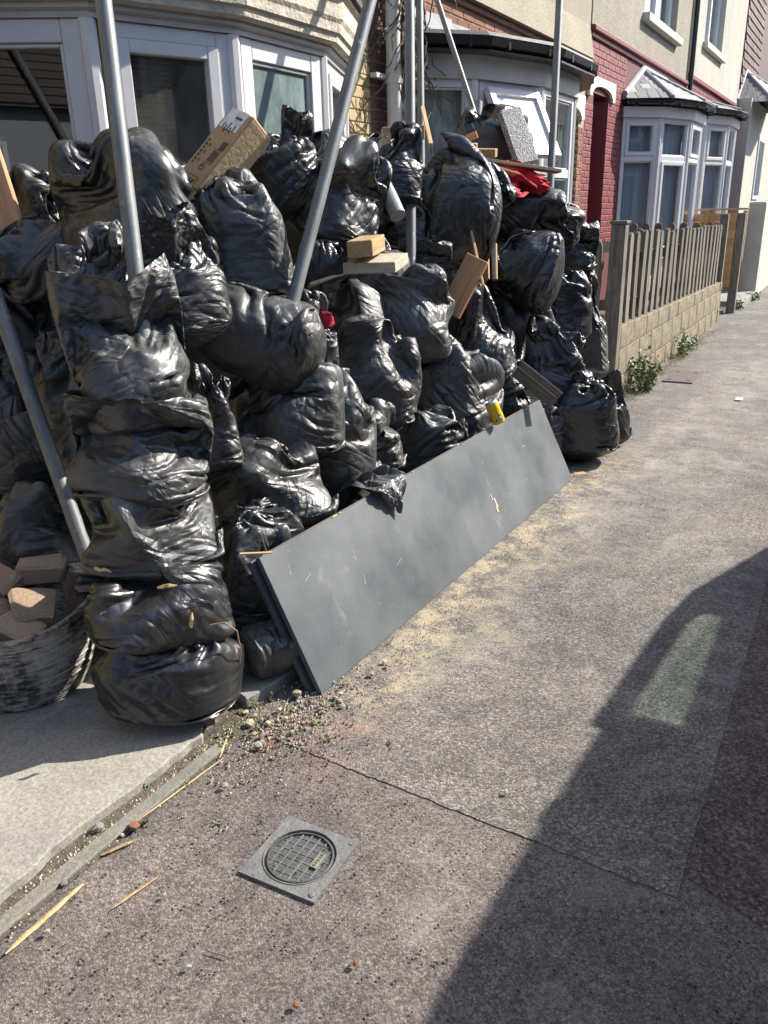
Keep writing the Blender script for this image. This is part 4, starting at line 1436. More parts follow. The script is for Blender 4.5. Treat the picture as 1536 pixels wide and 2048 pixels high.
BAGS = [
    (-2.234, 2.17, 1.475, 0.51, 0.486, 0.409, 55.8, 0, 7, 's', 'plump shiny black bag with gathered top behind the leftmost steel pole'),
    (-2.63, 2.097, 1.404, 0.317, 0.44, 0.269, 41.4, 14, 3, 'd', 'leftmost of the top bags, tied neck, under the big window'),
    (-2.506, 2.007, 1.315, 0.352, 0.283, 0.266, 51.3, 0, 2, 'd', 'dark slumped bag under the leftmost top bag, by the picture edge'),
    (-2.121, 1.89, 1.186, 0.29, 0.469, 0.191, 48.3, -6, 6, 'g', 'smoky grey see-through-looking bag left of the open-mouthed sack'),
    (-1.898, 2.048, 1.255, 0.256, 0.434, 0.145, 67.8, -14, 1, 's', 'loose crumpled film mouth sticking up right of the leftmost pole'),
    (-1.84, 1.728, 1.061, 0.39, 0.509, 0.313, 61.8, -3, 1, 'd', 'tall open-mouthed black sack, second layer below the leftmost pole foot'),
    (-1.778, 1.654, 0.805, 0.409, 0.326, 0.328, 37.1, 5, 5, 'd', 'open sack with wide flared rim in the middle of the left stack'),
    (-1.751, 1.633, 0.604, 0.397, 0.323, 0.337, 52.0, -5, 7, 'd', 'tightly wrinkled bag just above the two lowest bags of the left stack'),
    (-1.671, 1.559, 0.381, 0.453, 0.253, 0.342, 55.0, 6, 9, 's', 'boxy bag with wood splinters poking through, second from the ground'),
    (-1.659, 1.556, 0.156, 0.457, 0.284, 0.388, 34.8, 4, 0, 's', 'round glossy bag standing on the concrete slab beside the rubble tub'),
    (-2.666, 2.001, 1.085, 0.371, 0.398, 0.28, 53.1, 0, 8, 'd', 'shaded bag at the picture edge behind the leaning left pole, upper'),
    (-2.571, 1.906, 0.879, 0.364, 0.293, 0.275, 73.5, 0, 2, 'd', 'shaded flat bag at the picture edge below the upper shaded one'),
    (-2.488, 1.811, 0.688, 0.339, 0.365, 0.256, 53.9, 0, 4, 'd', 'shaded bag at the picture edge behind the middle of the left pole'),
    (-2.363, 1.711, 0.43, 0.343, 0.359, 0.259, 40.1, 0, 7, 'd', 'shaded bag directly behind the bricks in the tub'),
    (-2.658, 1.712, 0.398, 0.273, 0.517, 0.211, 57.2, 0, 3, 'd', 'shaded bag cut by the picture edge behind the tub'),
    (-2.302, 1.897, 0.928, 0.273, 0.408, 0.206, 50.5, 0, 6, 'd', 'dark bag in the gap between left pole and open-mouthed sack'),
    (-2.039, 2.532, 1.341, 0.387, 0.495, 0.328, 46.8, -4, 0, 'd', 'dusty upright bag with twisted top in front of the cardboard box'),
    (-1.931, 2.431, 1.031, 0.507, 0.371, 0.383, 28.5, 8, 2, 'd', 'dusty cushion-shaped bag below the upright bag with twisted top'),
    (-1.848, 2.491, 0.762, 0.464, 0.446, 0.35, 46.6, 6, 8, 'd', 'dust-coated lumpy bag in the middle of the heap, pointed corner at right'),
    (-1.786, 2.269, 0.52, 0.465, 0.358, 0.351, 38.2, -4, 7, 'd', 'dark bag with wrinkled right side above the board top edge'),
    (-1.731, 2.106, 0.38, 0.357, 0.268, 0.27, 69.4, 0, 0, 's', 'low bag with knotted neck at the upper left corner of the board'),
    (-1.657, 1.997, 0.16, 0.278, 0.415, 0.21, 39.7, 0, 7, 'd', 'shaded bag behind the near end of the grey board'),
    (-1.492, 1.843, 0.113, 0.208, 0.159, 0.176, 49.0, 0, 2, 'd', 'small flattened bag on the slab under the near end of the board'),
    (-1.783, 2.6, 1.012, 0.181, 0.308, 0.12, 34.4, 0, 3, 'd', 'narrow dusty bag squeezed behind the cushion-shaped bag'),
    (-1.829, 2.053, 0.8, 0.161, 0.364, 0.148, 41.7, 0, 6, 'd', 'bag deep in the dark gap between the left stack and dusty bags'),
    (-1.9, 3.046, 1.494, 0.359, 0.444, 0.271, 32.0, 24, 7, 's', 'very shiny bag leaning right of the diagonal pole, below the grey pipe stub'),
    (-2.102, 2.882, 1.584, 0.363, 0.326, 0.239, 56.1, -10, 4, 's', 'bag with torn open mouth between cardboard box and diagonal pole'),
    (-2.016, 2.883, 1.699, 0.146, 0.254, 0.082, 65.0, 10, 1, 's', 'thin black film peak standing against the frosted window'),
    (-1.881, 2.827, 1.242, 0.19, 0.226, 0.144, 33.6, 0, 2, 's', 'small bag tucked right of the foot of the diagonal pole'),
    (-2.014, 4.073, 1.459, 0.677, 0.704, 0.543, 36.3, -16, 8, 's', 'largest shiny bag behind the upright pole in the middle of the heap top'),
    (-2.009, 3.728, 1.652, 0.254, 0.362, 0.167, 28.3, 10, 3, 's', 'bag with rounded spout top left of the upright middle pole'),
    (-1.878, 4.196, 1.565, 0.359, 0.479, 0.237, 24.1, -34, 6, 's', 'dark stretched bag sloping down beside the biggest shiny bag'),
    (-2.325, 4.205, 1.755, 0.258, 0.175, 0.194, 28.9, 0, 2, 's', 'small bag under the short timber block near the drainpipe'),
    (-1.903, 3.509, 0.967, 0.547, 0.479, 0.438, 20.5, 6, 4, 'd', 'dusty bag with a pale torn spot under the pale timber offcut'),
    (-1.911, 3.767, 1.192, 0.289, 0.241, 0.164, 26.9, 10, 5, 'd', 'limp grey bag mouth around the foot of the upright middle pole'),
    (-1.844, 3.135, 0.771, 0.446, 0.495, 0.378, 40.5, 10, 9, 'd', 'bag with strong diagonal pleats in the centre of the heap'),
    (-1.79, 3.729, 0.62, 0.446, 0.482, 0.358, 25.6, -8, 0, 'd', 'bag with a torn hole showing rubble, right of the pleated bag'),
    (-1.751, 2.991, 0.533, 0.302, 0.296, 0.228, 50.3, 14, 7, 'd', 'crumpled bag above the middle of the board, behind the hanging flap'),
    (-1.73, 2.821, 0.43, 0.382, 0.275, 0.252, 66.5, -6, 5, 'd', 'open bag whose loose flap hangs over the board top edge'),
    (-1.719, 3.429, 0.388, 0.386, 0.341, 0.292, 26.6, 6, 2, 'd', 'smooth dusty bag resting on the board top edge left of the yellow can'),
    (-1.805, 4.262, 0.732, 0.391, 0.664, 0.295, 29.0, -14, 3, 's', 'tall slim bag holding thin wood strips, right of the orange plank'),
    (-1.824, 4.893, 0.793, 0.461, 0.637, 0.348, 20.4, -18, 9, 'd', 'dusty slanting bag with a folded tail right of the tall slim bag'),
    (-1.693, 4.308, 0.333, 0.365, 0.341, 0.276, 21.5, 0, 2, 'd', 'bag behind the yellow can'),
    (-1.843, 5.058, 1.375, 0.618, 0.414, 0.466, 20.0, 14, 8, 's', 'broad bag under the red cloth with its side stretched to the right'),
    (-1.706, 4.714, 1.105, 0.417, 0.425, 0.315, 19.9, 8, 2, 's', 'dark bag directly below the broad bag under the red cloth'),
    (-1.593, 5.09, 0.825, 0.315, 0.473, 0.253, 37.4, 0, 4, 's', 'bag above the tall dark narrow bag near the fence post'),
    (-1.686, 5.555, 1.175, 0.316, 0.34, 0.239, 16.9, 0, 5, 's', 'crumpled bag mouth left of the gate picket, at shoulder height'),
    (-1.546, 5.552, 0.693, 0.258, 0.674, 0.275, 15.6, -6, 3, 'd', 'slim wrinkled bag touching the first fence post'),
    (-1.561, 4.811, 0.561, 0.418, 0.459, 0.316, 18.0, 6, 6, 'd', 'tall dark bag behind the brown plank'),
    (-1.316, 4.704, 0.267, 0.435, 0.514, 0.37, 15.6, 2, 0, 's', 'round bag standing alone on the pavement at the far end of the board'),
    (-1.258, 5.073, 0.335, 0.232, 0.439, 0.134, 33.9, -16, 1, 's', 'upright loose bag mouth behind the round bag on the pavement'),
    (-1.502, 4.492, 0.311, 0.278, 0.346, 0.21, 18.5, 0, 2, 'd', 'bag between the board far end and the round pavement bag'),
    (-2.191, 5.315, 1.87, 0.541, 0.396, 0.408, 22.4, 8, 9, 's', 'topmost bag of the heap beside the speckled grey slab'),
    (-2.04, 5.114, 1.196, 0.575, 0.689, 0.488, 21.7, 0, 8, 'd', 'shaded bag deep behind the thin wood strips'),
    (-2.092, 3.462, 1.141, 0.507, 0.388, 0.431, 31.1, 0, 8, 'd', 'shaded bag in the dark hollow below the two timber offcuts'),
    (-1.898, 2.694, 0.52, 0.575, 0.676, 0.488, 35.2, 0, 4, 'd', 'shaded bag inside the heap behind the middle of the board'),
    (-1.845, 3.831, 0.23, 0.744, 0.758, 0.632, 25.7, 0, 4, 'd', 'shaded bag inside the heap behind the yellow can'),
    (-2.068, 2.346, 1.087, 0.312, 0.596, 0.273, 41.4, 0, 7, 'd', 'shaded bag inside the heap behind the dusty upright bag'),
    (-2.006, 3.213, 0.873, 0.488, 0.547, 0.414, 32.0, 0, 9, 'd', 'shaded bag in the gap right of the red wrapper'),
    (-2.051, 4.603, 0.878, 0.669, 0.812, 0.568, 24.0, 0, 7, 'd', 'shaded bag behind the orange plank'),
    (-2.241, 3.382, 1.588, 0.39, 0.422, 0.331, 33.5, 0, 9, 's', 'bag behind the diagonal pole under the grey tube end'),
    (-2.149, 4.595, 1.278, 0.499, 0.477, 0.424, 25.1, 0, 9, 'd', 'shaded bag under the biggest shiny bag'),
    (-1.846, 5.569, 0.847, 0.546, 0.816, 0.464, 18.3, 0, 7, 'd', 'shaded bag between the dark bag and the slim bag by the fence'),
    (-2.195, 1.945, 0.752, 0.445, 0.491, 0.378, 48.5, 0, 7, 'd', 'shaded bag behind the open sack with flared rim'),
    (-2.332, 2.435, 1.364, 0.343, 0.472, 0.291, 43.8, 0, 9, 'd', 'shaded bag between the plump top bag and the dusty upright bag'),
]

for k, (x, y, z, w, h, t, yaw, roll, pr, mt_, lab) in enumerate(BAGS):
    lay = (0, 82, -80)[k % 3] if pr in (2, 6, 8) else 0      # some closed bags lie on their side
    o = film_object('rubbish_bag', pr, (h, t, w) if lay else (w, t, h), 100 + k, 'film_' + mt_)
    o.location = (x, y, z)
    o.rotation_euler = (R(rnd.uniform(-6, 6)), R(roll + lay), R(yaw))
    zs = np.array([v.co[:] for v in o.data.vertices]) @ np.array(o.rotation_euler.to_matrix()).T[:, 2]
    floor_z = .036 if x < -1.47 and y < 6.3 else .006
    if z + zs.min() < .14 and z < .45:                       # lowest bags rest on the ground
        o.location.z = floor_z - np.percentile(zs, .3)
    link(o)
    tag(o, label=lab, cat='rubbish bag', group='black rubbish bags in the heap')

# ------------------------------------------------------------------ scaffold poles
def pole(a, b, lab, r_=.0242):
    a, b = Vector(a), Vector(b)
    d = (b - a)
    m = MB().tube([(0, 0, 0), (0, 0, d.length * .5), (0, 0, d.length)], r_, 20, cap=False)
    m.tube([(0, 0, d.length), (0, 0, d.length - .3)], r_ - .004, 20, cap=False)
    ob = m.build('scaffold_pole', 'steel', smooth=True, label=lab, cat='scaffold pole', group='galvanised scaffold poles')
    ob.matrix_basis = Matrix.Translation(a) @ d.to_track_quat('Z', 'Y').to_matrix().to_4x4()
    return ob
def extend(a, b, za, zb):
    a, b = Vector(a), Vector(b)
    d = b - a
    return a + d * ((za - a.z) / d.z), a + d * ((zb - a.z) / d.z)
pole(*extend((-1.865, 1.813, 1.295), (-2.070, 2.017, 2.050), .05, 4.2), 'thick steel pole in front of the big window, leftmost upright')
pole(*extend((-1.796, 2.525, 1.198), (-1.801, 3.125, 2.207), .95, 4.0), 'diagonal steel pole leaning right across the frosted window')
pole(*extend((-1.938, 3.698, 1.312), (-2.142, 4.100, 2.415), .05, 4.6), 'upright steel pole in the middle of the heap')
pole(*extend((-2.750, 5.411, 1.985), (-2.887, 5.670, 2.776), .05, 4.8), 'thinner upright pole just behind the middle pole')
pole(*extend((-2.295, 5.256, 2.017), (-2.632, 5.416, 2.701), 1.2, 4.2), 'pale diagonal tube leaning left against the black gutter', .0175)
pole(*extend((-1.870, 5.541, 1.535), (-2.027, 6.023, 2.731), .05, 4.8), 'upright steel pole on the right before the open window')
pole(*extend((-2.014, 1.611, 0.388), (-2.435, 1.754, 1.174), .04, 2.6), 'dull pole leaning left between the tub and the left stack')

# ------------------------------------------------------------------ grey board leaning on the heap
bd_o = empty('grey_board', (-1.28, 3.07, 0), label='long dark grey laminate board leaning on its edge against the heap', cat='board')
A0, A1 = Vector((-1.300, 1.835, .006)), Vector((-1.248, 4.305, .010))
top0 = Vector((-1.512, 1.835, .437))
ex = (A1 - A0).normalized()
ez = (top0 - A0)
ez = (ez - ex * ez.dot(ex)).normalized()
en = ez.cross(ex).normalized()
if en.x < 0:
    en = -en
bh, bl_ = .482, (A1 - A0).length
cc = A0 + ex * bl_ / 2 + ez * bh / 2
obb('panel', cc - en * .009, ex, ez, en, (bl_, bh, .018), 'board', bd_o, .0015)
obb('backing_layer', cc - en * .040 - ex * .012, ex, ez, en, (bl_, bh - .004, .018), 'board', bd_o, .0015)
obb('core_strip', cc - en * .0245 + ex * .01, ex, ez, en, (bl_ - .05, bh - .012, .0128), 'rubber', bd_o)
obb('worn_edge', cc - en * .009 + ez * (bh / 2 + .0012), ex, ez, en, (bl_ - .04, .002, .013), 'wood_dark', bd_o)
for (u_, v_, w_, h_) in ((.62, .27, .018, .03), (.625, .33, .010, .045), (.618, .40, .008, .03)):
    s = obb('dried_splash', A0 + ex * (bl_ * u_) + ez * (bh * v_) + en * .0012, ex, ez, en, (w_, h_, .0016), 'stone_pale', bd_o, .0006)

q8 = random.Random(12)
for k in range(26):                                          # knocks along the upper edge showing the core
    s_ = q8.uniform(.03, bl_ - .05)
    obb('edge_chip', A0 + ex * s_ + ez * (bh - q8.uniform(.0, .003)) - en * q8.uniform(.001, .010), ex, ez, en, (q8.uniform(.006, .03), q8.uniform(.003, .008), q8.uniform(.004, .012)), 'splinter' if q8.random() < .5 else 'wood_dark', bd_o, .001)
for k in range(18):                                          # scratches and dribbles of plaster
    s_, z_ = q8.uniform(.05, bl_ - .08), q8.uniform(.05, bh - .05)
    an = q8.choice([q8.gauss(1.57, .2), q8.gauss(.1, .25)])
    d_ = ex * math.cos(an) + ez * math.sin(an)
    obb('scuff', A0 + ex * s_ + ez * z_ + en * .0004, d_, en.cross(d_), en, (q8.uniform(.012, .06), q8.uniform(.0008, .0022), .0008), 'stone_grey', bd_o)

# torn film hanging over the top edge of the board, from the open bag behind it
hb_ = next(o for o in bpy.data.objects if o.get('label', '').startswith('open bag whose loose flap'))
top = A0 + ez * (bh + .004)
nu_, nv_ = 22, 20
vs_, fs = [], []
q7 = random.Random(5)
for j in range(nv_ + 1):
    v_ = j / nv_
    for i in range(nu_ + 1):
        u_ = i / nu_
        wid = .24 * (1 - .55 * max(0, v_ - .5) * 2) 
        s_ = .80 + (u_ - .5) * wid - .04 * v_
        ripple = .010 * math.sin(u_ * 13 + v_ * 4) + .006 * math.sin(u_ * 29 - v_ * 7)
        if v_ < .45:
            k_ = (.45 - v_) / .45
            p = top + ex * s_ - en * (.02 + .16 * k_) + Vector((0, 0, .012 + .05 * math.sin(k_ * 2.4) + ripple * 1.6))
        else:
            k_ = (v_ - .45) / .55
            hang = .105 * (1 - 1.3 * abs(u_ - .58)) + .02
            p = top + ex * s_ - ez * hang * k_ + en * (.012 + abs(ripple) + .02 * math.sin(k_ * 3)) + Vector((0, 0, .012 * (1 - k_)))
        vs_.append(p)
for j in range(nv_):
    for i in range(nu_):
        a = j * (nu_ + 1) + i
        fs.append((a, a + 1, a + nu_ + 2, a + nu_ + 1))
fl = MB().add(vs_, fs).build('film_flap', 'film_d', hb_, smooth=True)
uvl = fl.data.uv_layers.new(name='UVMap')
for lp_ in fl.data.loops:
    k_ = lp_.vertex_index
    uvl.data[lp_.index].uv = ((k_ % (nu_ + 1)) / nu_ * .3, (k_ // (nu_ + 1)) / nv_ * .3)

# ------------------------------------------------------------------ timber and scraps on the heap
cr = Vector(right); cu = Vector(up); cf = Vector(fwd)
def slabw(name, c, a, b, size, mat, lab, cat, bev=.003, group=None):
    """piece with long axis a, width axis b (b is made square to a)"""
    a = Vector(a).normalized()
    b = Vector(b)
    b = (b - a * b.dot(a)).normalized()
    return obb(name, c, a, b, a.cross(b), size, mat, None, bev, label=lab, cat=cat, group=group)
t1 = slabw('timber_offcut', (-1.725, 2.913, 1.320), (-.30, .95, .06), (1, .3, .05), (.235, .10, .062), 'pine', 'short thick sawn timber with a nail, lying on the pale offcut', 'timber')
nl = MB().tube([(-.03, .01, .02), (-.035, -.005, .085)], .0022, 6)
nl.tube([(-.035, -.005, .085), (-.0352, -.0054, .087)], .005, 8)
nl.tube([(.07, -.03, .02), (.06, -.075, .035)], .0022, 6)
no = nl.build('nail', 'wood_dark')
no.matrix_basis = t1.matrix_basis.copy()
no.parent = t1
no.matrix_parent_inverse = wm(t1).inverted()
slabw('timber_offcut', (-1.703, 2.946, 1.252), (.97, .22, .02), (-.25, .95, .12), (.215, .20, .042), 'pine_pale', 'pale flat wood offcut under the nailed timber', 'timber')
slabw('timber_offcut', (-2.226, 4.169, 1.826), (.8, .5, .02), (-.4, .8, 0), (.22, .12, .065), 'pine', 'timber block balanced behind the upright middle pole', 'timber')
slabw('timber_offcut', (-2.053, 4.549, 1.764), (.9, .35, -.05), (-.3, .9, .1), (.16, .11, .055), 'pine', 'timber block left of the two small blocks above the red cloth', 'timber')
slabw('timber_offcut', (-1.971, 4.648, 1.741), (.95, .25, -.05), (-.3, .9, .1), (.15, .10, .045), 'pine', 'timber block with drilled end directly above the red cloth', 'timber')
slabw('timber_offcut', (-2.098, 4.737, 1.830), (.8, .3, .35), (-.3, .9, .1), (.10, .06, .04), 'pine_orange', 'small orange wedge of wood against the topmost bag', 'timber')
stick('lath', (-2.035, 4.295, 1.720), (-1.634, 4.984, 1.639), .05, .018, 'wood_dark', (0, .3, 1), label='long dark splintered lath lying across the red cloth', cat='lath')
stick('lath', (-1.921, 4.525, 1.673), (-1.776, 4.648, 1.621), .05, .012, 'pine_orange', (0, .5, 1), label='short brown sliver of board under the dark lath', cat='lath')
stick('lath', (-1.851, 5.049, 1.653), (-1.805, 5.191, 1.637), .07, .03, 'pine_pale', (0, .5, 1), label='pale wood end poking out right of the red cloth', cat='lath')
slabw('plank_offcut', (-1.720, 3.838, 1.089), (.35, .25, .80), (1, -.2, -.5), (.30, .125, .025), 'pine_orange', 'orange grained plank leaning in the gap left of the slim bag', 'plank')
stick('wood_strip', (-1.771, 4.004, 1.402), (-1.615, 3.838, 1.091), .014, .014, 'splinter', label='thin pale wood strip slanting beside the orange plank', cat='wood strip')
stick('wood_strip', (-1.869, 4.545, 1.504), (-1.710, 4.212, 1.088), .022, .016, 'wood_dark', label='dark upright wood strip beside the biggest shiny bag', cat='wood strip')
stick('wood_strip', (-1.838, 4.398, 1.263), (-1.763, 4.242, 1.085), .03, .012, 'pine', (0, 1, 0), label='left one of two short laths behind the slim bag', cat='wood strip')
stick('wood_strip', (-1.795, 4.423, 1.262), (-1.723, 4.265, 1.084), .022, .012, 'pine', (0, 1, 0), label='right one of two short laths behind the slim bag', cat='wood strip')
stick('wood_strip', (-2.458, 4.858, 2.025), (-2.234, 4.518, 1.790), .022, .02, 'splinter', label='pale wood batten standing behind the thinner upright pole', cat='wood strip')
stick('wood_strip', (-2.235, 4.015, 1.766), (-2.214, 4.182, 1.840), .012, .01, 'wood_dark', label='thin stick left of the balanced timber block', cat='wood strip')
stick('lath', (-1.887, 2.735, 1.179), (-1.782, 2.875, 1.221), .05, .012, 'pine_pale', (0, .6, 1), label='pale lath running under the two timber offcuts in shade', cat='lath')
stick('plank_offcut', (-1.565, 4.221, 0.624), (-1.325, 4.175, 0.480), .03, .10, 'wood_dark', (1, .2, .4), label='dark board on edge with orange rim above the board far end', cat='plank')
stick('lath', (-1.560, 4.216, 0.636), (-1.322, 4.170, 0.495), .026, .006, 'pine_orange', (.2, .2, 1), label='orange batten along the dark board on edge', cat='lath')
stick('twig', (-1.432, 1.653, 0.539), (-1.378, 1.738, 0.521), .008, .006, 'splinter', label='split stick lying across the near top corner of the board', cat='stick')
for (p, a, l_, lab) in (((-1.555, 1.485, 0.483), (.8, .5, .1), .06, 'pale wood chunk poking out of the boxy splintered bag top'), ((-1.742, 1.429, 0.517), (.9, .3, -.1), .055, 'pale splinter on the left top corner of the boxy bag'),
                        ((-1.707, 1.368, 0.414), (.9, .3, .35), .035, 'wood sliver poking out of the left side of the boxy bag'), ((-1.476, 1.482, 0.397), (.2, .1, .9), .05, 'upright splinter between the two lowest bags')):
    a5 = Vector(a).normalized()
    p5 = Vector(p)
    q5 = random.Random(int(l_ * 1e4))
    pts5 = [p5 + a5 * l_ * (i5 / 5 - .5) + Vector((q5.uniform(-1, 1), q5.uniform(-1, 1), q5.uniform(-1, 1))) * .0025 for i5 in range(6)]
    MB().tube(pts5, [.0035, .0060, .0052, .0064, .0040, .0012], 5).build('splinter', 'splinter', label=lab, cat='splinter')

slabw('plank_offcut', (-2.575, 1.939, 1.536), (.35, -.1, -.9), (.8, .5, .1), (.30, .08, .03), 'pine_orange', 'brown plank end cut by the left picture edge below the big window', 'plank')

# cardboard carton
bx = empty('cardboard_box', (-2.073, 2.521, 1.648), label='brown cardboard carton with black print standing on end before the window', cat='box')
th = R(33)
la = (cr * .62 + cu * .78).normalized()
qv = (cr * .78 - cu * .62).normalized()
bn_ = (qv * math.cos(th) - cf * math.sin(th)).normalized()
pn = (-cf * math.cos(th) - qv * math.sin(th)).normalized()
cb = Vector((-2.142, 2.590, 1.644))
obb('carton', cb, la, bn_, pn, (.34, .15, .12), 'card', bx, .006)
obb('side_flap', cb + bn_ * .078, la, pn, bn_, (.31, .115, .004), 'card_side', bx, .001)
obb('bottom_flap', cb - la * .19 + pn * .05, la, bn_, pn, (.05, .145, .004), 'card', bx, .001)
F0 = cb + pn * .0606
obb('shipping_label', F0 + la * .125 - bn_ * .005 + pn * .0008, la, bn_, pn, (.085, .11, .001), 'tape', bx)
def ink(u_, v_, w_, h_, dz=.0018, m_='ink'):
    u_, v_, w_, h_ = u_ * .94, v_ * .8, w_ * .8, h_ * .8
    obb('print_mark', F0 + la * u_ + bn_ * v_ + pn * dz, la, bn_, pn, (w_, h_, .0008), m_, bx)
for k in range(5):
    ink(.10 - .012 * (k % 2), -.045 + k * .02, .03 + .008 * (k % 3), .006, .0026)
ink(.145, .02, .012, .05, .0026)
ink(.02, .055, .045, .035)
for k in range(7):
    ink(.02 - .018 * k, -.062, .013 if k % 2 else .009, .016)
    if k % 2:
        ink(.02 - .018 * k, -.034, .016, .006)
for k in range(3):
    ink(-.035, .022 + k * .014, .06, .006)
ink(-.068, .034, .003, .055); ink(-.002, .034, .003, .055); ink(-.035, .063, .064, .003)
rg = MB()
for k in range(16):
    a, b = 2 * math.pi * k / 16, 2 * math.pi * (k + 1) / 16
    P_ = [F0 + la * (-.085 + r_ * math.cos(t)) + bn_ * (.015 + r_ * math.sin(t)) + pn * .0018 for t in (a, b) for r_ in (.011, .0145)]
    rg.add(P_, [(0, 1, 3, 2)])
rg.build('print_mark', 'ink', bx)
ink(-.085, .015, .012, .004); ink(-.085, .015, .004, .012)
# rounded frame holding a big broken letter pair
for (u_, v_, w_, h_) in ((-.135, -.005, .002, .12), (-.175, -.005, .002, .12), (-.155, -.065, .04, .002), (-.155, .055, .04, .002)):
    ink(u_, v_, w_, h_)
for k, (u_, v_, ang, ln_) in enumerate(((-.15, -.03, .5, .03), (-.15, -.015, -.5, .03), (-.155, .005, 0, .034), (-.15, .022, .7, .028), (-.162, .022, -.7, .028))):
    obb('print_mark', F0 + la * u_ + bn_ * v_ + pn * .0018, la * math.cos(ang) + bn_ * math.sin(ang), bn_ * math.cos(ang) - la * math.sin(ang), pn, (ln_, .006, .0008), 'ink', bx)

# red cloth bag, foam slab, pipes, crate, hose
for (nm, pr, c, size, yaw, roll, sd, lab) in (('red_bag', 8, (-1.870, 4.663, 1.581), (.36, .25, .15), 25, 14, 311, 'crumpled red cloth bag under the dark lath'),
                                              ('red_cloth', 2, (-1.794, 4.876, 1.603), (.32, .16, .12), 18, 34, 313, 'red cloth panel with pointed tail on the broad bag')):
    o = film_object(nm, pr, size, sd, 'red_cloth', .05)
    o.location = c
    o.rotation_euler = (0, R(roll), R(yaw))
    link(o)
    tag(o, label=lab, cat='cloth bag' if nm == 'red_bag' else 'cloth')
o = film_object('red_wrapper', 2, (.06, .04, .06), 317, 'red_cloth', .06)
o.location = (-1.696, 2.555, 1.077)
link(o)
tag(o, label='small red plastic wrapper in the gap beside the pleated bag', cat='wrapper')
fm = slabw('foam_slab', (-1.951, 5.136, 1.847), cu * .93 - cr * .32, cr * .8 + cf * .25 + cu * .25, (.35, .15, .05), 'foam', 'speckled dark grey foam slab leaning on the topmost bag', 'foam slab', .008)
MB().tube([(-1.914, 3.332, 1.606), (-1.857, 3.285, 1.563), (-1.788, 3.233, 1.491), (-1.736, 3.198, 1.427)], .034, 18).build('plastic_pipe', 'pvc_grey', smooth=True, label='bent grey plastic pipe left of the upright middle pole', cat='pipe')
MB().tube([(-2.338, 5.404, 1.988), (-2.350, 5.443, 2.097)], .030, 18).build('plastic_pipe', 'pvc_grey', smooth=True, label='short grey pipe stub standing before the lace window', cat='pipe')
MB().tube([(-1.931, 3.039, 1.661), (-1.972, 3.391, 1.677)], .032, 20).build('plastic_pipe', 'pvc_grey', smooth=True, label='grey tube end lying above the very shiny bag', cat='pipe')
ck = empty('black_crate', (-1.850, 5.430, 1.392), label='black square plastic box right of the red cloth', cat='crate')
slabw_c = Vector((-1.876, 5.477, 1.392))
obb('box_body', slabw_c, (.96, .25, 0), (-.25, .96, 0), (0, 0, 1), (.19, .22, .20), 'rubber', ck, .006)
obb('box_rim', slabw_c + Vector((0, 0, .103)), (.96, .25, 0), (-.25, .96, 0), (0, 0, 1), (.205, .235, .012), 'rubber', ck, .003)
MB().tube([(-1.953, 5.789, 1.507), (-1.876, 5.805, 1.441), (-1.813, 5.800, 1.343), (-1.756, 5.777, 1.213)], .014, 12).build('white_hose', 'pvc_white', smooth=True, label='white hose curving down left of the maroon wall', cat='hose')

# yellow drinks can
can = empty('drinks_can', (-1.457, 3.643, 0.478), label='crushed yellow drinks can behind the board top edge', cat='can')
cax = (cu * .86 - cr * .42 - cf * .25).normalized()
mcan = Matrix.Translation(Vector((-1.463, 3.655, 0.515))) @ cax.to_track_quat('Z', 'Y').to_matrix().to_4x4()
def canpart(nm, mb_, mat, **kw):
    o = mb_.build(nm, mat, can, smooth=True)
    o.matrix_basis = mcan
    return o
canpart('can_body', MB().lathe([(.024, -.06), (.031, -.052), (.032, -.02), (.030, 0), (.032, .02), (.032, .045), (.031, .049)], 24), 'yellow')
canpart('can_top', MB().lathe([(.031, .0492), (.025, .058), (.026, .060), (.024, .0605), (.023, .056), (0.001, .056)], 24), 'alu')
cside = mcan.to_3x3().inverted() @ (-cf)
ca = math.atan2(cside.y, cside.x)
for (da, z_, w_, h_, mm) in ((.25, -.028, .55, .022, 'blue'), (.25, -.028, .35, .013, 'pale_print'), (-.45, -.036, .25, .012, 'blue')):
    pm_ = MB()
    k = 8
    rr_ = .0326 if mm == 'blue' else .0330
    vs_ = []
    for i in range(k + 1):
        t = ca + da + w_ * (i / k - .5)
        vs_ += [(rr_ * math.cos(t), rr_ * math.sin(t), z_ - h_ / 2), (rr_ * math.cos(t), rr_ * math.sin(t), z_ + h_ / 2)]
    pm_.add(vs_, [(2 * i, 2 * i + 2, 2 * i + 3, 2 * i + 1) for i in range(k)])
    canpart('printed_badge', pm_, mm)

# ------------------------------------------------------------------ rubble tub with bricks
tub = empty('rubble_tub', (-2.16, 1.43, .034), label='black rubber builders tub smeared with mortar at the left edge', cat='tub')
TX, TY, TZ = -2.17, 1.42, .036
seg = 64
prof = [(.155, 0), (.185, .004), (.205, .05), (.222, .12), (.238, .20), (.248, .25), (.258, .258), (.262, .270), (.256, .276), (.246, .268), (.236, .24), (.205, .06), (.18, .02), (.001, .02)]
vs_, fs = [], []
for i, (r_, z_) in enumerate(prof):
    for k in range(seg):
        a = 2 * math.pi * k / seg
        f = max(0, (z_ - .05) / .22)
        dip = .035 * math.cos(2 * (a - .9)) * f * f             # the soft rim sags and pulls out of round
        rr_ = r_ * (1 + .05 * math.cos(2 * (a - .2)) * f) + (.0022 * (i in (3, 4)))
        vs_.append((TX + rr_ * math.cos(a), TY + rr_ * math.sin(a), TZ + z_ * 1.12 + dip))
for i in range(len(prof) - 1):
    for k in range(seg):
        fs.append((i * seg + k, i * seg + (k + 1) % seg, (i + 1) * seg + (k + 1) % seg, (i + 1) * seg + k))
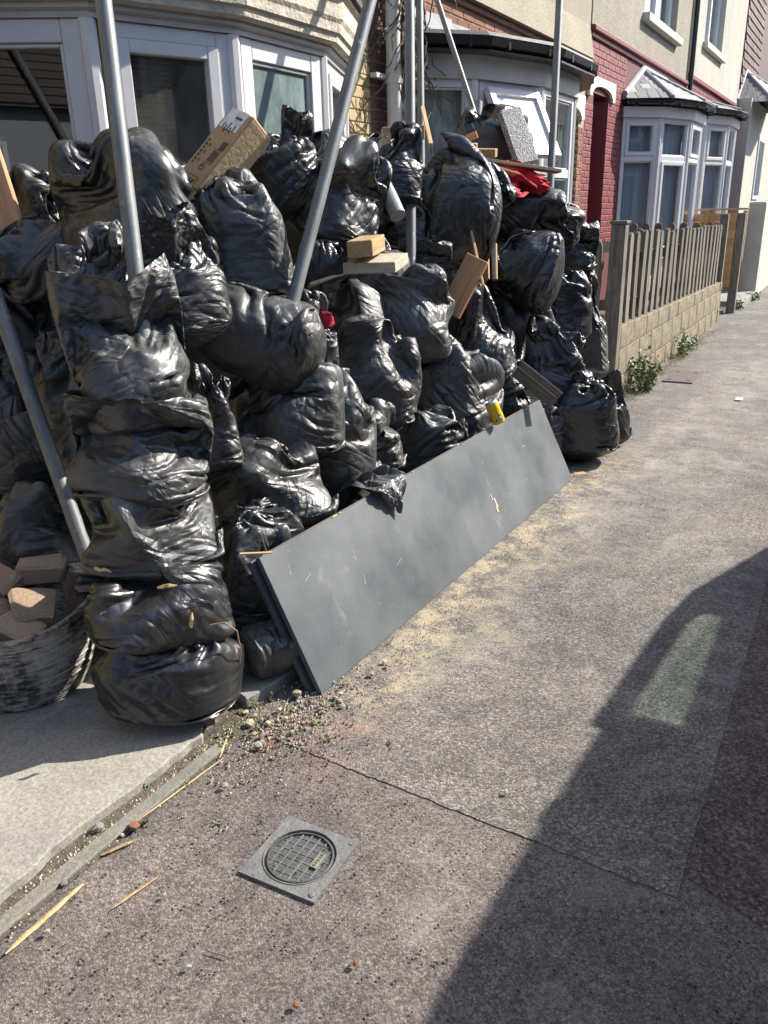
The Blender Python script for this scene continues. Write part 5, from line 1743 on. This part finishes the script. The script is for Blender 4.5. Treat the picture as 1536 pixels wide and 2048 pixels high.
MB().add(vs_, fs).build('tub_wall', 'tub', tub, smooth=True)
pts = []
for i in range(65):
    a = 2 * math.pi * i / 64
    pts.append((TX + .258 * (1 + .05 * math.cos(2 * (a - .2))) * math.cos(a), TY + .258 * (1 + .05 * math.cos(2 * (a - .2))) * math.sin(a), TZ + .275 * 1.12 + .035 * math.cos(2 * (a - .9))))
MB().tube(pts, .008, 8, cap=False).build('rolled_rim', 'tub', tub, smooth=True)
for k, z_ in enumerate((.07, .095, .12, .145, .17, .195, .22)):
    rr_ = .205 + (z_ - .05) * .235
    pts = []
    for i in range(41):
        a = -1.9 + 3.4 * i / 40
        f = max(0, (z_ - .05) / .22)
        r2 = (rr_ * 1.0) * (1 + .05 * math.cos(2 * (a - .2)) * f) + .003
        pts.append((TX + r2 * math.cos(a), TY + r2 * math.sin(a), TZ + z_ * 1.12 + .035 * math.cos(2 * (a - .9)) * f * f))
    MB().tube(pts, .0028, 6).build('moulded_rib', 'tub', tub, smooth=True)
rb1 = unit_block('rubble_brick', .09, .07, 51)
rb2 = unit_block('rubble_brick2', .07, .04, 52)
rb3 = unit_block('rubble_brick', .11, .09, 53)
for (me, p, sc, rot, lab) in ((rb1, (-2.25, 1.60, .345), (.15, .07, .07), (.25, .05, .80), 'pale brick at the back of the tub'),
                              (rb3, (-2.12, 1.45, .300), (.125, .05, .125), (-1.05, .15, .95), 'broad pinkish brick leaning at the front of the tub'),
                              (rb2, (-2.015, 1.545, .325), (.06, .085, .15), (-.45, .12, .60), 'dark burnt brick standing upright at the tub right rim'),
                              (rb1, (-2.22, 1.36, .29), (.14, .09, .06), (.3, .2, 1.3), 'brick end at the left picture edge in the tub'),
                              (rb3, (-2.10, 1.38, .255), (.14, .11, .07), (.1, .3, .2), 'broken brick lying low in the tub'),
                              (rb1, (-2.33, 1.50, .33), (.12, .09, .06), (.6, .3, .2), 'half brick tilted between the other bricks in the tub'),
                              (rb2, (-2.36, 1.58, .33), (.14, .09, .06), (.2, .5, .9), 'dark brick half hidden at the back left of the tub')):
    o = bpy.data.objects.new('brick', me)
    o.location = p
    o.scale = sc
    o.rotation_euler = rot
    link(o)
    tag(o, label=lab, cat='brick', group='bricks in the tub')

# ------------------------------------------------------------------ covers in the pavement
mc = empty('access_cover', (-.958, 1.235, .0), label='small square cover with round gridded lid set in the pavement', cat='drain cover')
CX, CY, ca_ = -.960, 1.228, R(2)
cM = Matrix.Translation((CX, CY, -.0040)) @ Matrix.Rotation(ca_, 4, 'Z')
def cpart(nm, mb_, mat, sm=False, bev=0, parent=None):
    o = mb_.build(nm, mat, parent or mc, smooth=sm, bevel=bev)
    o.matrix_basis = cM
    return o
hs = .104
sq = MB()
n_ = 48
ring = [(.086 * math.cos(2 * math.pi * k / n_), .086 * math.sin(2 * math.pi * k / n_)) for k in range(n_)]
outer = []
for k in range(n_):
    c_, s_ = math.cos(2 * math.pi * k / n_), math.sin(2 * math.pi * k / n_)
    m_ = max(abs(c_), abs(s_))
    outer.append((hs * c_ / m_, hs * s_ / m_))
vs_ = [(*p, .0115) for p in ring] + [(*p, .0115) for p in outer] + [(*p, -.02) for p in outer] + [(*p, -.004) for p in ring]
fs = []
for k in range(n_):
    k2 = (k + 1) % n_
    fs += [(k, k2, n_ + k2, n_ + k), (n_ + k, n_ + k2, 2 * n_ + k2, 2 * n_ + k), (3 * n_ + k, 3 * n_ + k2, k2, k)]
cpart('frame', sq.add(vs_, fs), 'iron')
lid = cpart('lid', MB().lathe([(.0815, -.004), (.0815, .0095), (.0795, .0115), (.0765, .0115), (.0755, .0060), (.001, .0060)], 48), 'iron_lid', True)
cpart('seat_ring', MB().lathe([(.0900, .0117), (.0893, .0135), (.0868, .0135), (.0861, .0117)], 48), 'iron', True)
cpart('groove', MB().lathe([(.0862, .001), (.0814, .001)], 48), 'iron_dark')
for k in range(6):
    x = -.056 + k * .0225
    hl = math.sqrt(max(0, .0755 ** 2 - x ** 2)) - .001
    cpart('rib', MB().box((x, 0, .0070), (.0034, 2 * hl, .0042)), 'iron')
for k in range(6):
    y = -.056 + k * .0225
    hl = math.sqrt(max(0, .0755 ** 2 - y ** 2)) - .001
    cpart('thin_rib', MB().box((0, y, .0064), (2 * hl, .0018, .0022)), 'iron')
cpart('name_plate', MB().box((.0448, .008, .0100), (.0185, .050, .004)), 'brass', bev=.0006)
for k in range(5):                                           # worn raised letters
    cpart('raised_letter', MB().box((.0448, -.010 + k * .009, .0123), (.008 - .002 * (k % 2), .0045, .0012)), 'iron_dark')
cpart('bolt', MB().lathe([(.0075, .0116), (.0075, .0136), (.0055, .0141), (.0001, .0141)], 16, (.088, -.088, 0)), 'iron', True)
cpart('bolt', MB().lathe([(.006, .0116), (.006, .0132), (.0001, .0132)], 16, (.09, .09, 0)), 'iron', True)
rc = empty('access_cover', (-1.25, 7.55, 0), label='brown rectangular iron cover beside the weeds by the block wall', cat='drain cover')
MB().box((-1.25, 7.55, .008), (.25, .56, .014)).build('plate', 'rust_cover', rc, bevel=.002)
for (x, y) in ((-1.33, 7.36), (-1.17, 7.36), (-1.33, 7.74), (-1.17, 7.74)):
    MB().box((x, y, .0162), (.03, .05, .003)).build('key_hole', 'iron_dark', rc)

# ------------------------------------------------------------------ drainpipe and dead vine by the yellow wall
dpp = empty('drainpipe', (-3.10, 5.68, 0), label='pale grey soil pipe between yellow wall and lace window', cat='drainpipe')
MB().tube([(-3.10, 5.68, 0), (-3.10, 5.68, 4.2)], .052, 20).build('pipe', 'pvc_white', dpp, smooth=True)
for z in (1.35, 2.33, 3.1):
    MB().tube([(-3.10, 5.68, z - .04), (-3.10, 5.68, z + .04)], .060, 20).build('collar', 'pvc_white', dpp, smooth=True)
MB().box((-3.15, 5.56, 2.33), (.05, .16, .03)).build('bracket', 'pvc_white', dpp)
MB().tube([(-3.10, 5.70, 2.12), (-3.06, 5.85, 2.18), (-3.04, 5.96, 2.21)], .045, 18).build('branch_pipe', 'pvc_grey', dpp, smooth=True)
q = random.Random(77)
vn = MB()
for k in range(60):
    p = Vector((-3.06 + q.uniform(-.03, .05), 5.74 + q.uniform(-.05, .16), q.uniform(2.5, 3.3)))
    pts = [p.copy()]
    d = Vector((q.uniform(-.3, .4), q.uniform(-.5, .6), -1))
    for i in range(q.randint(8, 18)):
        d += Vector((q.uniform(-.4, .4), q.uniform(-.6, .6), q.uniform(-.25, .3)))
        d.normalize()
        p = p + d * .055
        p.x = max(-3.18, min(-2.92, p.x))
        pts.append(p.copy())
    vn.tube(pts, [.0085 * (1 - .6 * i / len(pts)) for i in range(len(pts))], 5)
vn.build('dead_vine', 'vine', smooth=True, label='tangle of dead vine stems hanging on the pale soil pipe', cat='vine')
vn = MB()
for k in range(26):
    p = Vector((-3.185, q.uniform(4.95, 5.45), q.uniform(.9, 1.6)))
    pts = [p.copy()]
    d = Vector((0, q.uniform(-.3, .3), 1))
    for i in range(q.randint(10, 22)):
        d += Vector((0, q.uniform(-.55, .55), q.uniform(-.2, .3)))
        d.normalize()
        p = p + d * .06
        p.y = max(4.88, min(5.48, p.y))
        p.x = -3.188 + q.uniform(0, .02)
        pts.append(p.copy())
    vn.tube(pts, [.005 * (1 - .7 * i / len(pts)) for i in range(len(pts))], 5)
vn.build('dead_vine', 'vine', smooth=True, label='thin dead creeper clinging to the yellow painted brick', cat='vine')
MB().box((-3.17, 5.30, 1.72), (.03, .05, .26)).build('wall_bracket', 'steel', bevel=.002, label='small galvanised strip fixed low on the yellow wall', cat='bracket')

# ------------------------------------------------------------------ small things on the ground
for (a, b, w, lab) in ((((-1.347, 0.708, 0.000)), ((-1.352, 0.919, 0.000)), .013, 'thick split wood stick on the asphalt at the lower left edge'),
                       (((-1.240, 0.902, -0.000)), ((-1.216, 1.020, 0.000)), .006, 'thin straight stick lying left of the square cover'),
                       (((-1.387, 1.003, 0.000)), ((-1.350, 1.083, 0.000)), .008, 'short bent stick beside the slab edging'),
                       (((-1.397, 1.130, 0.000)), ((-1.368, 1.435, 0.000)), .005, 'long thin yellow sliver along the slab edging'),
                       (((-1.378, 1.430, 0.000)), ((-1.427, 1.524, 0.000)), .006, 'reddish sliver in the rubble crumbs at the slab corner'),
                       (((-0.985, 0.916, 0.000)), ((-0.929, 0.926, 0.000)), .003, 'dark twig on the asphalt below the square cover')):
    a, b = Vector(a), Vector(b)
    a.z = b.z = .0
    d = b - a
    sd = Vector((-d.y, d.x, 0)).normalized()
    q6 = random.Random(int(w * 1e5))
    n6 = 9
    pts = [a.lerp(b, i / (n6 - 1)) + sd * q6.uniform(-.12, .12) * w + Vector((0, 0, .006 + w * .3)) for i in range(n6)]
    MB().tube(pts, [w * .5 * min(1, .35 + 3 * min(i / (n6 - 1), 1 - i / (n6 - 1))) * q6.uniform(.8, 1.1) for i in range(n6)], 5).build('wood_stick', 'splinter' if 'dark' not in lab else 'wood_dark', label=lab, cat='stick')
stick('wood_scrap', (-1.419, 4.612, 0.000), (-1.470, 4.952, 0.000), .07, .03, 'pine_pale', label='pale wood scrap beside the far end of the board', cat='wood scrap')
stick('wood_scrap', (-1.284, 4.424, 0.000), (-1.225, 4.472, 0.000), .06, .012, 'pine_orange', label='flat brown scrap on the pavement at the board far corner', cat='wood scrap')
pts = [Vector(p) for p in ((-1.454, 4.700, 0.000), (-1.360, 4.721, 0.000), (-1.256, 4.841, -0.000), (-1.223, 5.067, -0.000), (-1.250, 5.363, 0.000))]
MB().tube([p + Vector((0, 0, .018)) for p in pts], .011, 10).build('rubber_hose', 'rubber', smooth=True, label='black rubber hose curving round the bag on the pavement', cat='hose')
pts = [(-1.474, 1.549, 0.350), (-1.437, 1.572, 0.356), (-1.422, 1.602, 0.318), (-1.428, 1.617, 0.246), (-1.465, 1.643, 0.154), (-1.504, 1.687, 0.051)]
MB().tube(pts, .0022, 6).build('copper_wire', 'copper', smooth=True, label='rusty wire hanging down the right side of the lowest bag', cat='wire')
MB().box(((-0.691, 6.784, 0.000)[0], (-0.691, 6.784, 0.000)[1], .012), (.05, .09, .004)).build('plastic_scrap', 'white_bit', bevel=.001, label='flat white plastic scrap far along the sunlit pavement', cat='scrap')

def rock_mesh(seed, mat):
    bm = bmesh.new()
    bmesh.ops.create_icosphere(bm, subdivisions=1, radius=.5)
    q_ = random.Random(seed)
    for v in bm.verts:
        v.co *= q_.uniform(.72, 1.15)
        v.co.z *= .75
    me = bpy.data.meshes.new('rock_' + mat)
    bm.to_mesh(me)
    bm.free()
    me.materials.append(M[mat])
    return me
rocks = {m_: [rock_mesh(k, m_) for k in range(3)] for m_ in ('stone_pale', 'stone_red', 'stone_grey')}
def rock(xy, s, m_, lab, grp=None, cat='stone'):
    o = bpy.data.objects.new('stone', q.choice(rocks[m_]))
    o.scale = (s, s * q.uniform(.75, 1.1), s * q.uniform(.7, .95))
    o.location = (xy[0], xy[1], .008 + s * .27)
    o.rotation_euler = (q.uniform(-.3, .3), q.uniform(-.3, .3), q.uniform(0, 6))
    link(o)
    tag(o, label=lab, cat=cat, group=grp)
rock((-1.364, 1.787, 0.000), .042, 'stone_pale', 'largest pale pebble left of the board near end')
rock((-1.400, 1.594, 0.000), .036, 'stone_pale', 'upright yellowish stone by the slab corner weed')
rock((-1.308, 1.519, 0.000), .030, 'stone_grey', 'white angular stone right of the rubble crumbs')
rock((-1.381, 1.110, 0.000), .034, 'stone_red', 'lone dark red brick lump by the slab edging')
rock((-1.458, 1.063, 0.000), .036, 'stone_grey', 'pale cement lump stuck against the slab edge')
rock((-1.390, 1.074, 0.000), .014, 'stone_pale', 'small yellow stone beside the red brick lump')
rock((-1.391, 0.898, 0.000), .022, 'stone_grey', 'grey cement lump on the edging near the left sticks')
rock((-0.688, 1.035, 0.000), .017, 'stone_red', 'red brick crumb below the square cover')
rock((-0.742, 0.901, 0.000), .016, 'stone_red', 'orange brick crumb at the bottom picture edge')
rock((-0.985, 0.866, 0.000), .015, 'stone_grey', 'white speck of plaster on the lower left asphalt')
rock((-1.162, 0.984, 0.000), .014, 'stone_grey', 'round grey pebble right of the thin straight stick')
rock((-0.609, 1.665, 0.000), .017, 'stone_pale', 'yellow leaf-sized chip beyond the asphalt seam')
rock((-1.315, 0.786, 0.000), .018, 'stone_pale', 'cream flat chip beside the thick split stick')
k = 0
for (px0, n_) in (((-1.345, 1.62, .05, .13), 32), ((-1.27, 1.83, .035, .05), 18), ((-1.22, 2.0, .02, .12), 14)):
    for _ in range(n_):
        x, y = q.gauss(px0[0], px0[2]), q.gauss(px0[1], px0[3])
        rock((min(x, -1.16) if x > -1.16 else x, y), q.uniform(.008, .024), q.choice(['stone_pale', 'stone_pale', 'stone_red', 'stone_grey']), 'small stone in the rubble crumbs at the slab corner', 'rubble crumbs at the slab corner')

def grit(name, pts, mats, lab, cat, seed):
    r_ = random.Random(seed)
    mb_ = MB()
    for (x, y, s) in pts:
        a = r_.uniform(0, 6.28)
        c_, s_ = math.cos(a) * s, math.sin(a) * s
        h = s * r_.uniform(.6, 1.1)
        z0 = .006
        mb_.add([(x + c_, y + s_, z0), (x - s_, y + c_ * r_.uniform(.6, 1), z0), (x - c_, y - s_, z0), (x + s_, y - c_, z0), (x + c_ * .2, y + s_ * .3, z0 + h), (x - c_ * .4, y - s_ * .1, z0 + h * .9)],
                [(0, 1, 4), (1, 5, 4), (1, 2, 5), (2, 3, 5), (3, 4, 5), (3, 0, 4)])
    return mb_.build(name, mats, label=lab, cat=cat, kind='stuff')
r_ = random.Random(90)
def gp_(n, fx, smin, smax):
    return [(*fx(), r_.uniform(smin, smax)) for _ in range(n)]
grit('gravel', gp_(650, lambda: (r_.gauss(-1.30, .055), r_.gauss(1.68, .17)), .0016, .0055), 'stone_pale', 'pale crumbs of rubble at the slab corner', 'gravel', 1)
grit('gravel', gp_(420, lambda: (r_.gauss(-1.24, .10), r_.gauss(1.62, .12)), .0014, .0050), 'stone_red', 'red brick crumbs at the slab corner', 'gravel', 2)
grit('gravel', gp_(1000, lambda: (-1.235 + abs(r_.gauss(0, .09)), r_.uniform(1.8, 4.6)), .0012, .004), 'stone_pale', 'sandy crumbs along the foot of the board', 'gravel', 3)
grit('gravel', gp_(1500, lambda: (r_.uniform(-1.40, .3), r_.uniform(.6, 4.5)), .001, .0034), 'stone_grey', 'pale grit scattered over the pavement', 'gravel', 4)
grit('gravel', gp_(900, lambda: (r_.uniform(-1.40, .2), r_.uniform(.6, 1.55)), .0014, .0042), 'rubber', 'dark loose chippings on the old asphalt', 'gravel', 5)
grit('gravel', gp_(700, lambda: (r_.gauss(-1.435, .022), r_.uniform(.5, 1.75)), .0012, .0045), 'stone_pale', 'crumbs in the joint along the slab edge', 'gravel', 6)

# ------------------------------------------------------------------ weeds
def weed(loc, h, n_stem, spread, n_leaf, ls, lab, flower=False, lean=(0, 0), cat='weed', seed=5):
    w = empty('weed', loc, label=lab, cat=cat)
    r2 = random.Random(seed)
    st, lf = MB(), MB()
    base = Vector(loc)
    for i in range(n_stem):
        d = Vector((r2.gauss(lean[0], spread), r2.gauss(lean[1], spread), 1)).normalized()
        p = base + Vector((r2.gauss(0, spread * .12), r2.gauss(0, spread * .22), 0))
        L_ = h * r2.uniform(.45, 1)
        pts = []
        for k_ in range(6):
            pts.append(p.copy())
            d = (d + Vector((r2.gauss(0, .12), r2.gauss(0, .12), r2.gauss(.02, .08)))).normalized()
            p = p + d * L_ / 5
        st.tube(pts, [.0025, .0022, .002, .0016, .0012, .0008], 5)
        for _ in range(n_leaf):
            t = r2.uniform(.1, 1)
            c_ = pts[min(4, int(t * 5))].lerp(pts[min(5, int(t * 5) + 1)], r2.random())
            a = Vector((r2.gauss(0, 1), r2.gauss(0, 1), r2.gauss(.2, .6))).normalized()
            b = a.cross(Vector((r2.gauss(0, 1), r2.gauss(0, 1), r2.gauss(0, 1)))).normalized()
            s_ = ls * r2.uniform(.5, 1.2)
            lf.add([c_, c_ + a * s_ * .5 + b * s_ * .28, c_ + a * s_, c_ + a * s_ * .5 - b * s_ * .28], [(0, 1, 2, 3)])
    st.build('stems', 'leaf' if not flower else 'dry', w, kind='stuff')
    lf.build('leaves', 'leaf', w, kind='stuff')
    return w
weed((-1.42, 6.85, 0), .36, 30, .30, 28, .034, 'leafy green weed with tall stalks at the near end of the block wall', seed=11)
weed((-1.46, 7.3, 0), .55, 6, .16, 5, .02, 'sparse tall dry weed stalks leaning on the block wall', True, (.1, .1), seed=12)
weed((-1.46, 8.6, 0), .30, 12, .25, 22, .035, 'small green weed halfway along the block wall', seed=13)
weed((-1.45, 9.1, 0), .22, 12, .3, 14, .03, 'low spreading weed just past the halfway weed', seed=14)
weed((-1.50, 12.9, 0), .20, 10, .4, 16, .04, 'green weed at the foot of the single gate post', seed=15)
weed((-1.42, 14.2, 0), .18, 10, .4, 16, .04, 'weed before the tall grey garden wall', seed=16)
weed((-1.40, 1.76, 0), .045, 22, .9, 14, .013, 'tiny green creeping weed in the joint at the slab corner', seed=17)
weed((-1.385, 1.66, 0), .035, 12, .9, 12, .011, 'tiny weed beside the yellowish stone at the slab corner', seed=18)
weed((-1.445, 1.36, 0), .03, 18, .9, 12, .011, 'tiny dark weed between slab and edging strip', seed=19)
weed((-1.46, 1.87, 0), .07, 14, .8, 3, .010, 'wispy dry grass under the near end of the board', True, seed=20)
dry = MB()
for _ in range(420):
    x, y = r_.gauss(-1.47, .04), r_.uniform(6.4, 10.5)
    a = r_.uniform(0, 6.28)
    l_ = r_.uniform(.02, .09)
    dry.tube([(x, y, .008), (x + math.cos(a) * l_ * .6, y + math.sin(a) * l_ * .6, .01 + l_ * r_.uniform(.1, .5)), (x + math.cos(a) * l_, y + math.sin(a) * l_, .008 + l_ * r_.uniform(.0, .5))], .0012, 4)
dry.build('dry_grass', 'dry', kind='stuff', label='dry grass litter along the foot of the block wall', cat='grass')

# ------------------------------------------------------------------ car parked at the kerb, out of frame: its shade falls on the pavement
car = empty('parked_car', (1.65, 3.6, -.1), label='dark grey hatchback parked at the kerb beside the pavement', cat='car')
prof = [(.60, .22), (.62, .62), (.70, 1.12), (.85, 1.22), (4.95, 1.20), (5.25, 1.10), (5.95, .98), (6.20, .72), (6.20, .22)]
def side_solid(mb_, pts, x0, x1):
    n_ = len(pts)
    mb_.add([(x0, y, z) for y, z in pts] + [(x1, y, z) for y, z in pts], [tuple(range(n_)), tuple(range(2 * n_ - 1, n_ - 1, -1))] + [(i, (i + 1) % n_, n_ + (i + 1) % n_, n_ + i) for i in range(n_)])
mb = MB()
side_solid(mb, prof, .735, 2.52)
mb.build('body', 'car_paint', car, bevel=.03)
mb = MB()
side_solid(mb, [(.95, 1.56), (1.2, 1.61), (2.2, 1.635), (3.0, 1.62), (3.84, 1.57), (3.82, 1.53), (3.0, 1.57), (2.2, 1.585), (.98, 1.52)], .76, 2.49)
mb.build('roof', 'car_paint', car, bevel=.012)
for sx in (.765, 2.485):
    MB().tube([(sx, 3.75, 1.555), (sx, 4.08, 1.525), (sx, 4.45, 1.485), (sx, 4.66, 1.43), (sx, 4.98, 1.16)], .035, 10).build('windscreen_pillar', 'car_paint', car, smooth=True)
    MB().add([(sx, 3.30, 1.19), (sx, 4.80, 1.19), (sx, 4.62, 1.305), (sx, 3.30, 1.305)], [(0, 1, 2, 3)]).build('window_light_mask', 'car_paint', car)  # opaque sheet added over the glass to narrow the light patch
    MB().add([(sx, 4.70, 1.20), (sx, 5.02, 1.17), (sx, 4.68, 1.44), (sx, 4.26, 1.51)], [(0, 1, 2, 3)]).build('pillar_light_mask', 'car_paint', car)  # added to stop light leaking between pillar and side window
    for (y0, y1) in ((.80, .98), (2.05, 2.10), (3.30, 3.33)):
        stick('pillar', (sx, y0, 1.18), (sx, y1, 1.58), .09, .05, 'car_paint', (1, 0, 0), car)
    for (a, b, c_, d_) in ((.86, 2.0, 2.05, 1.03), (2.15, 3.25, 3.28, 2.15), (3.38, 4.75, 4.30, 3.38)):
        MB().add([(sx, a, 1.22), (sx, b, 1.22), (sx, c_, 1.50), (sx, d_, 1.54)], [(0, 1, 2, 3)]).build('side_window', 'glass_car', car)
    MB().lathe([(.001, 0), (.075, .01), (.10, .06), (.09, .12), (.05, .16), (.001, .17)], 16).build('wing_mirror', 'car_paint', car, smooth=True).matrix_basis = Matrix.Translation((sx + (-.06 if sx < 1 else .06), 4.45, 1.20)) @ Matrix.Rotation(R(90), 4, 'X')
MB().add([(.78, 5.0, 1.20), (2.47, 5.0, 1.20), (2.45, 3.84, 1.53), (.80, 3.84, 1.53)], [(0, 1, 2, 3)]).build('windscreen', 'glass_car', car)
MB().add([(.78, .80, 1.22), (2.47, .80, 1.22), (2.45, .97, 1.54), (.80, .97, 1.54)], [(0, 1, 2, 3)]).build('rear_window', 'glass_car', car)
for x in (1.25, 2.05):
    MB().box((x, 3.30, 1.0), (.50, .16, .80)).build('seat', 'rubber', car, bevel=.04)
for (x, y) in ((.735, 1.55), (.735, 5.25), (2.52, 1.55), (2.52, 5.25)):
    sg = -1 if x < 1 else 1
    wl = MB().tube([(x - sg * .18, y, .21), (x + sg * .012, y, .21)], .31, 28).build('wheel', 'rubber', car, smooth=True)
    MB().tube([(x, y, .21), (x + sg * .018, y, .21)], .20, 20).build('rim', 'alu', wl, smooth=True)
for x in (.98, 2.32):
    MB().box((x, 6.19, .76), (.26, .04, .12)).build('headlight', 'alu', car, bevel=.01)
    MB().box((x, .62, .85), (.20, .05, .16)).build('tail_light', 'red_cloth', car, bevel=.01)
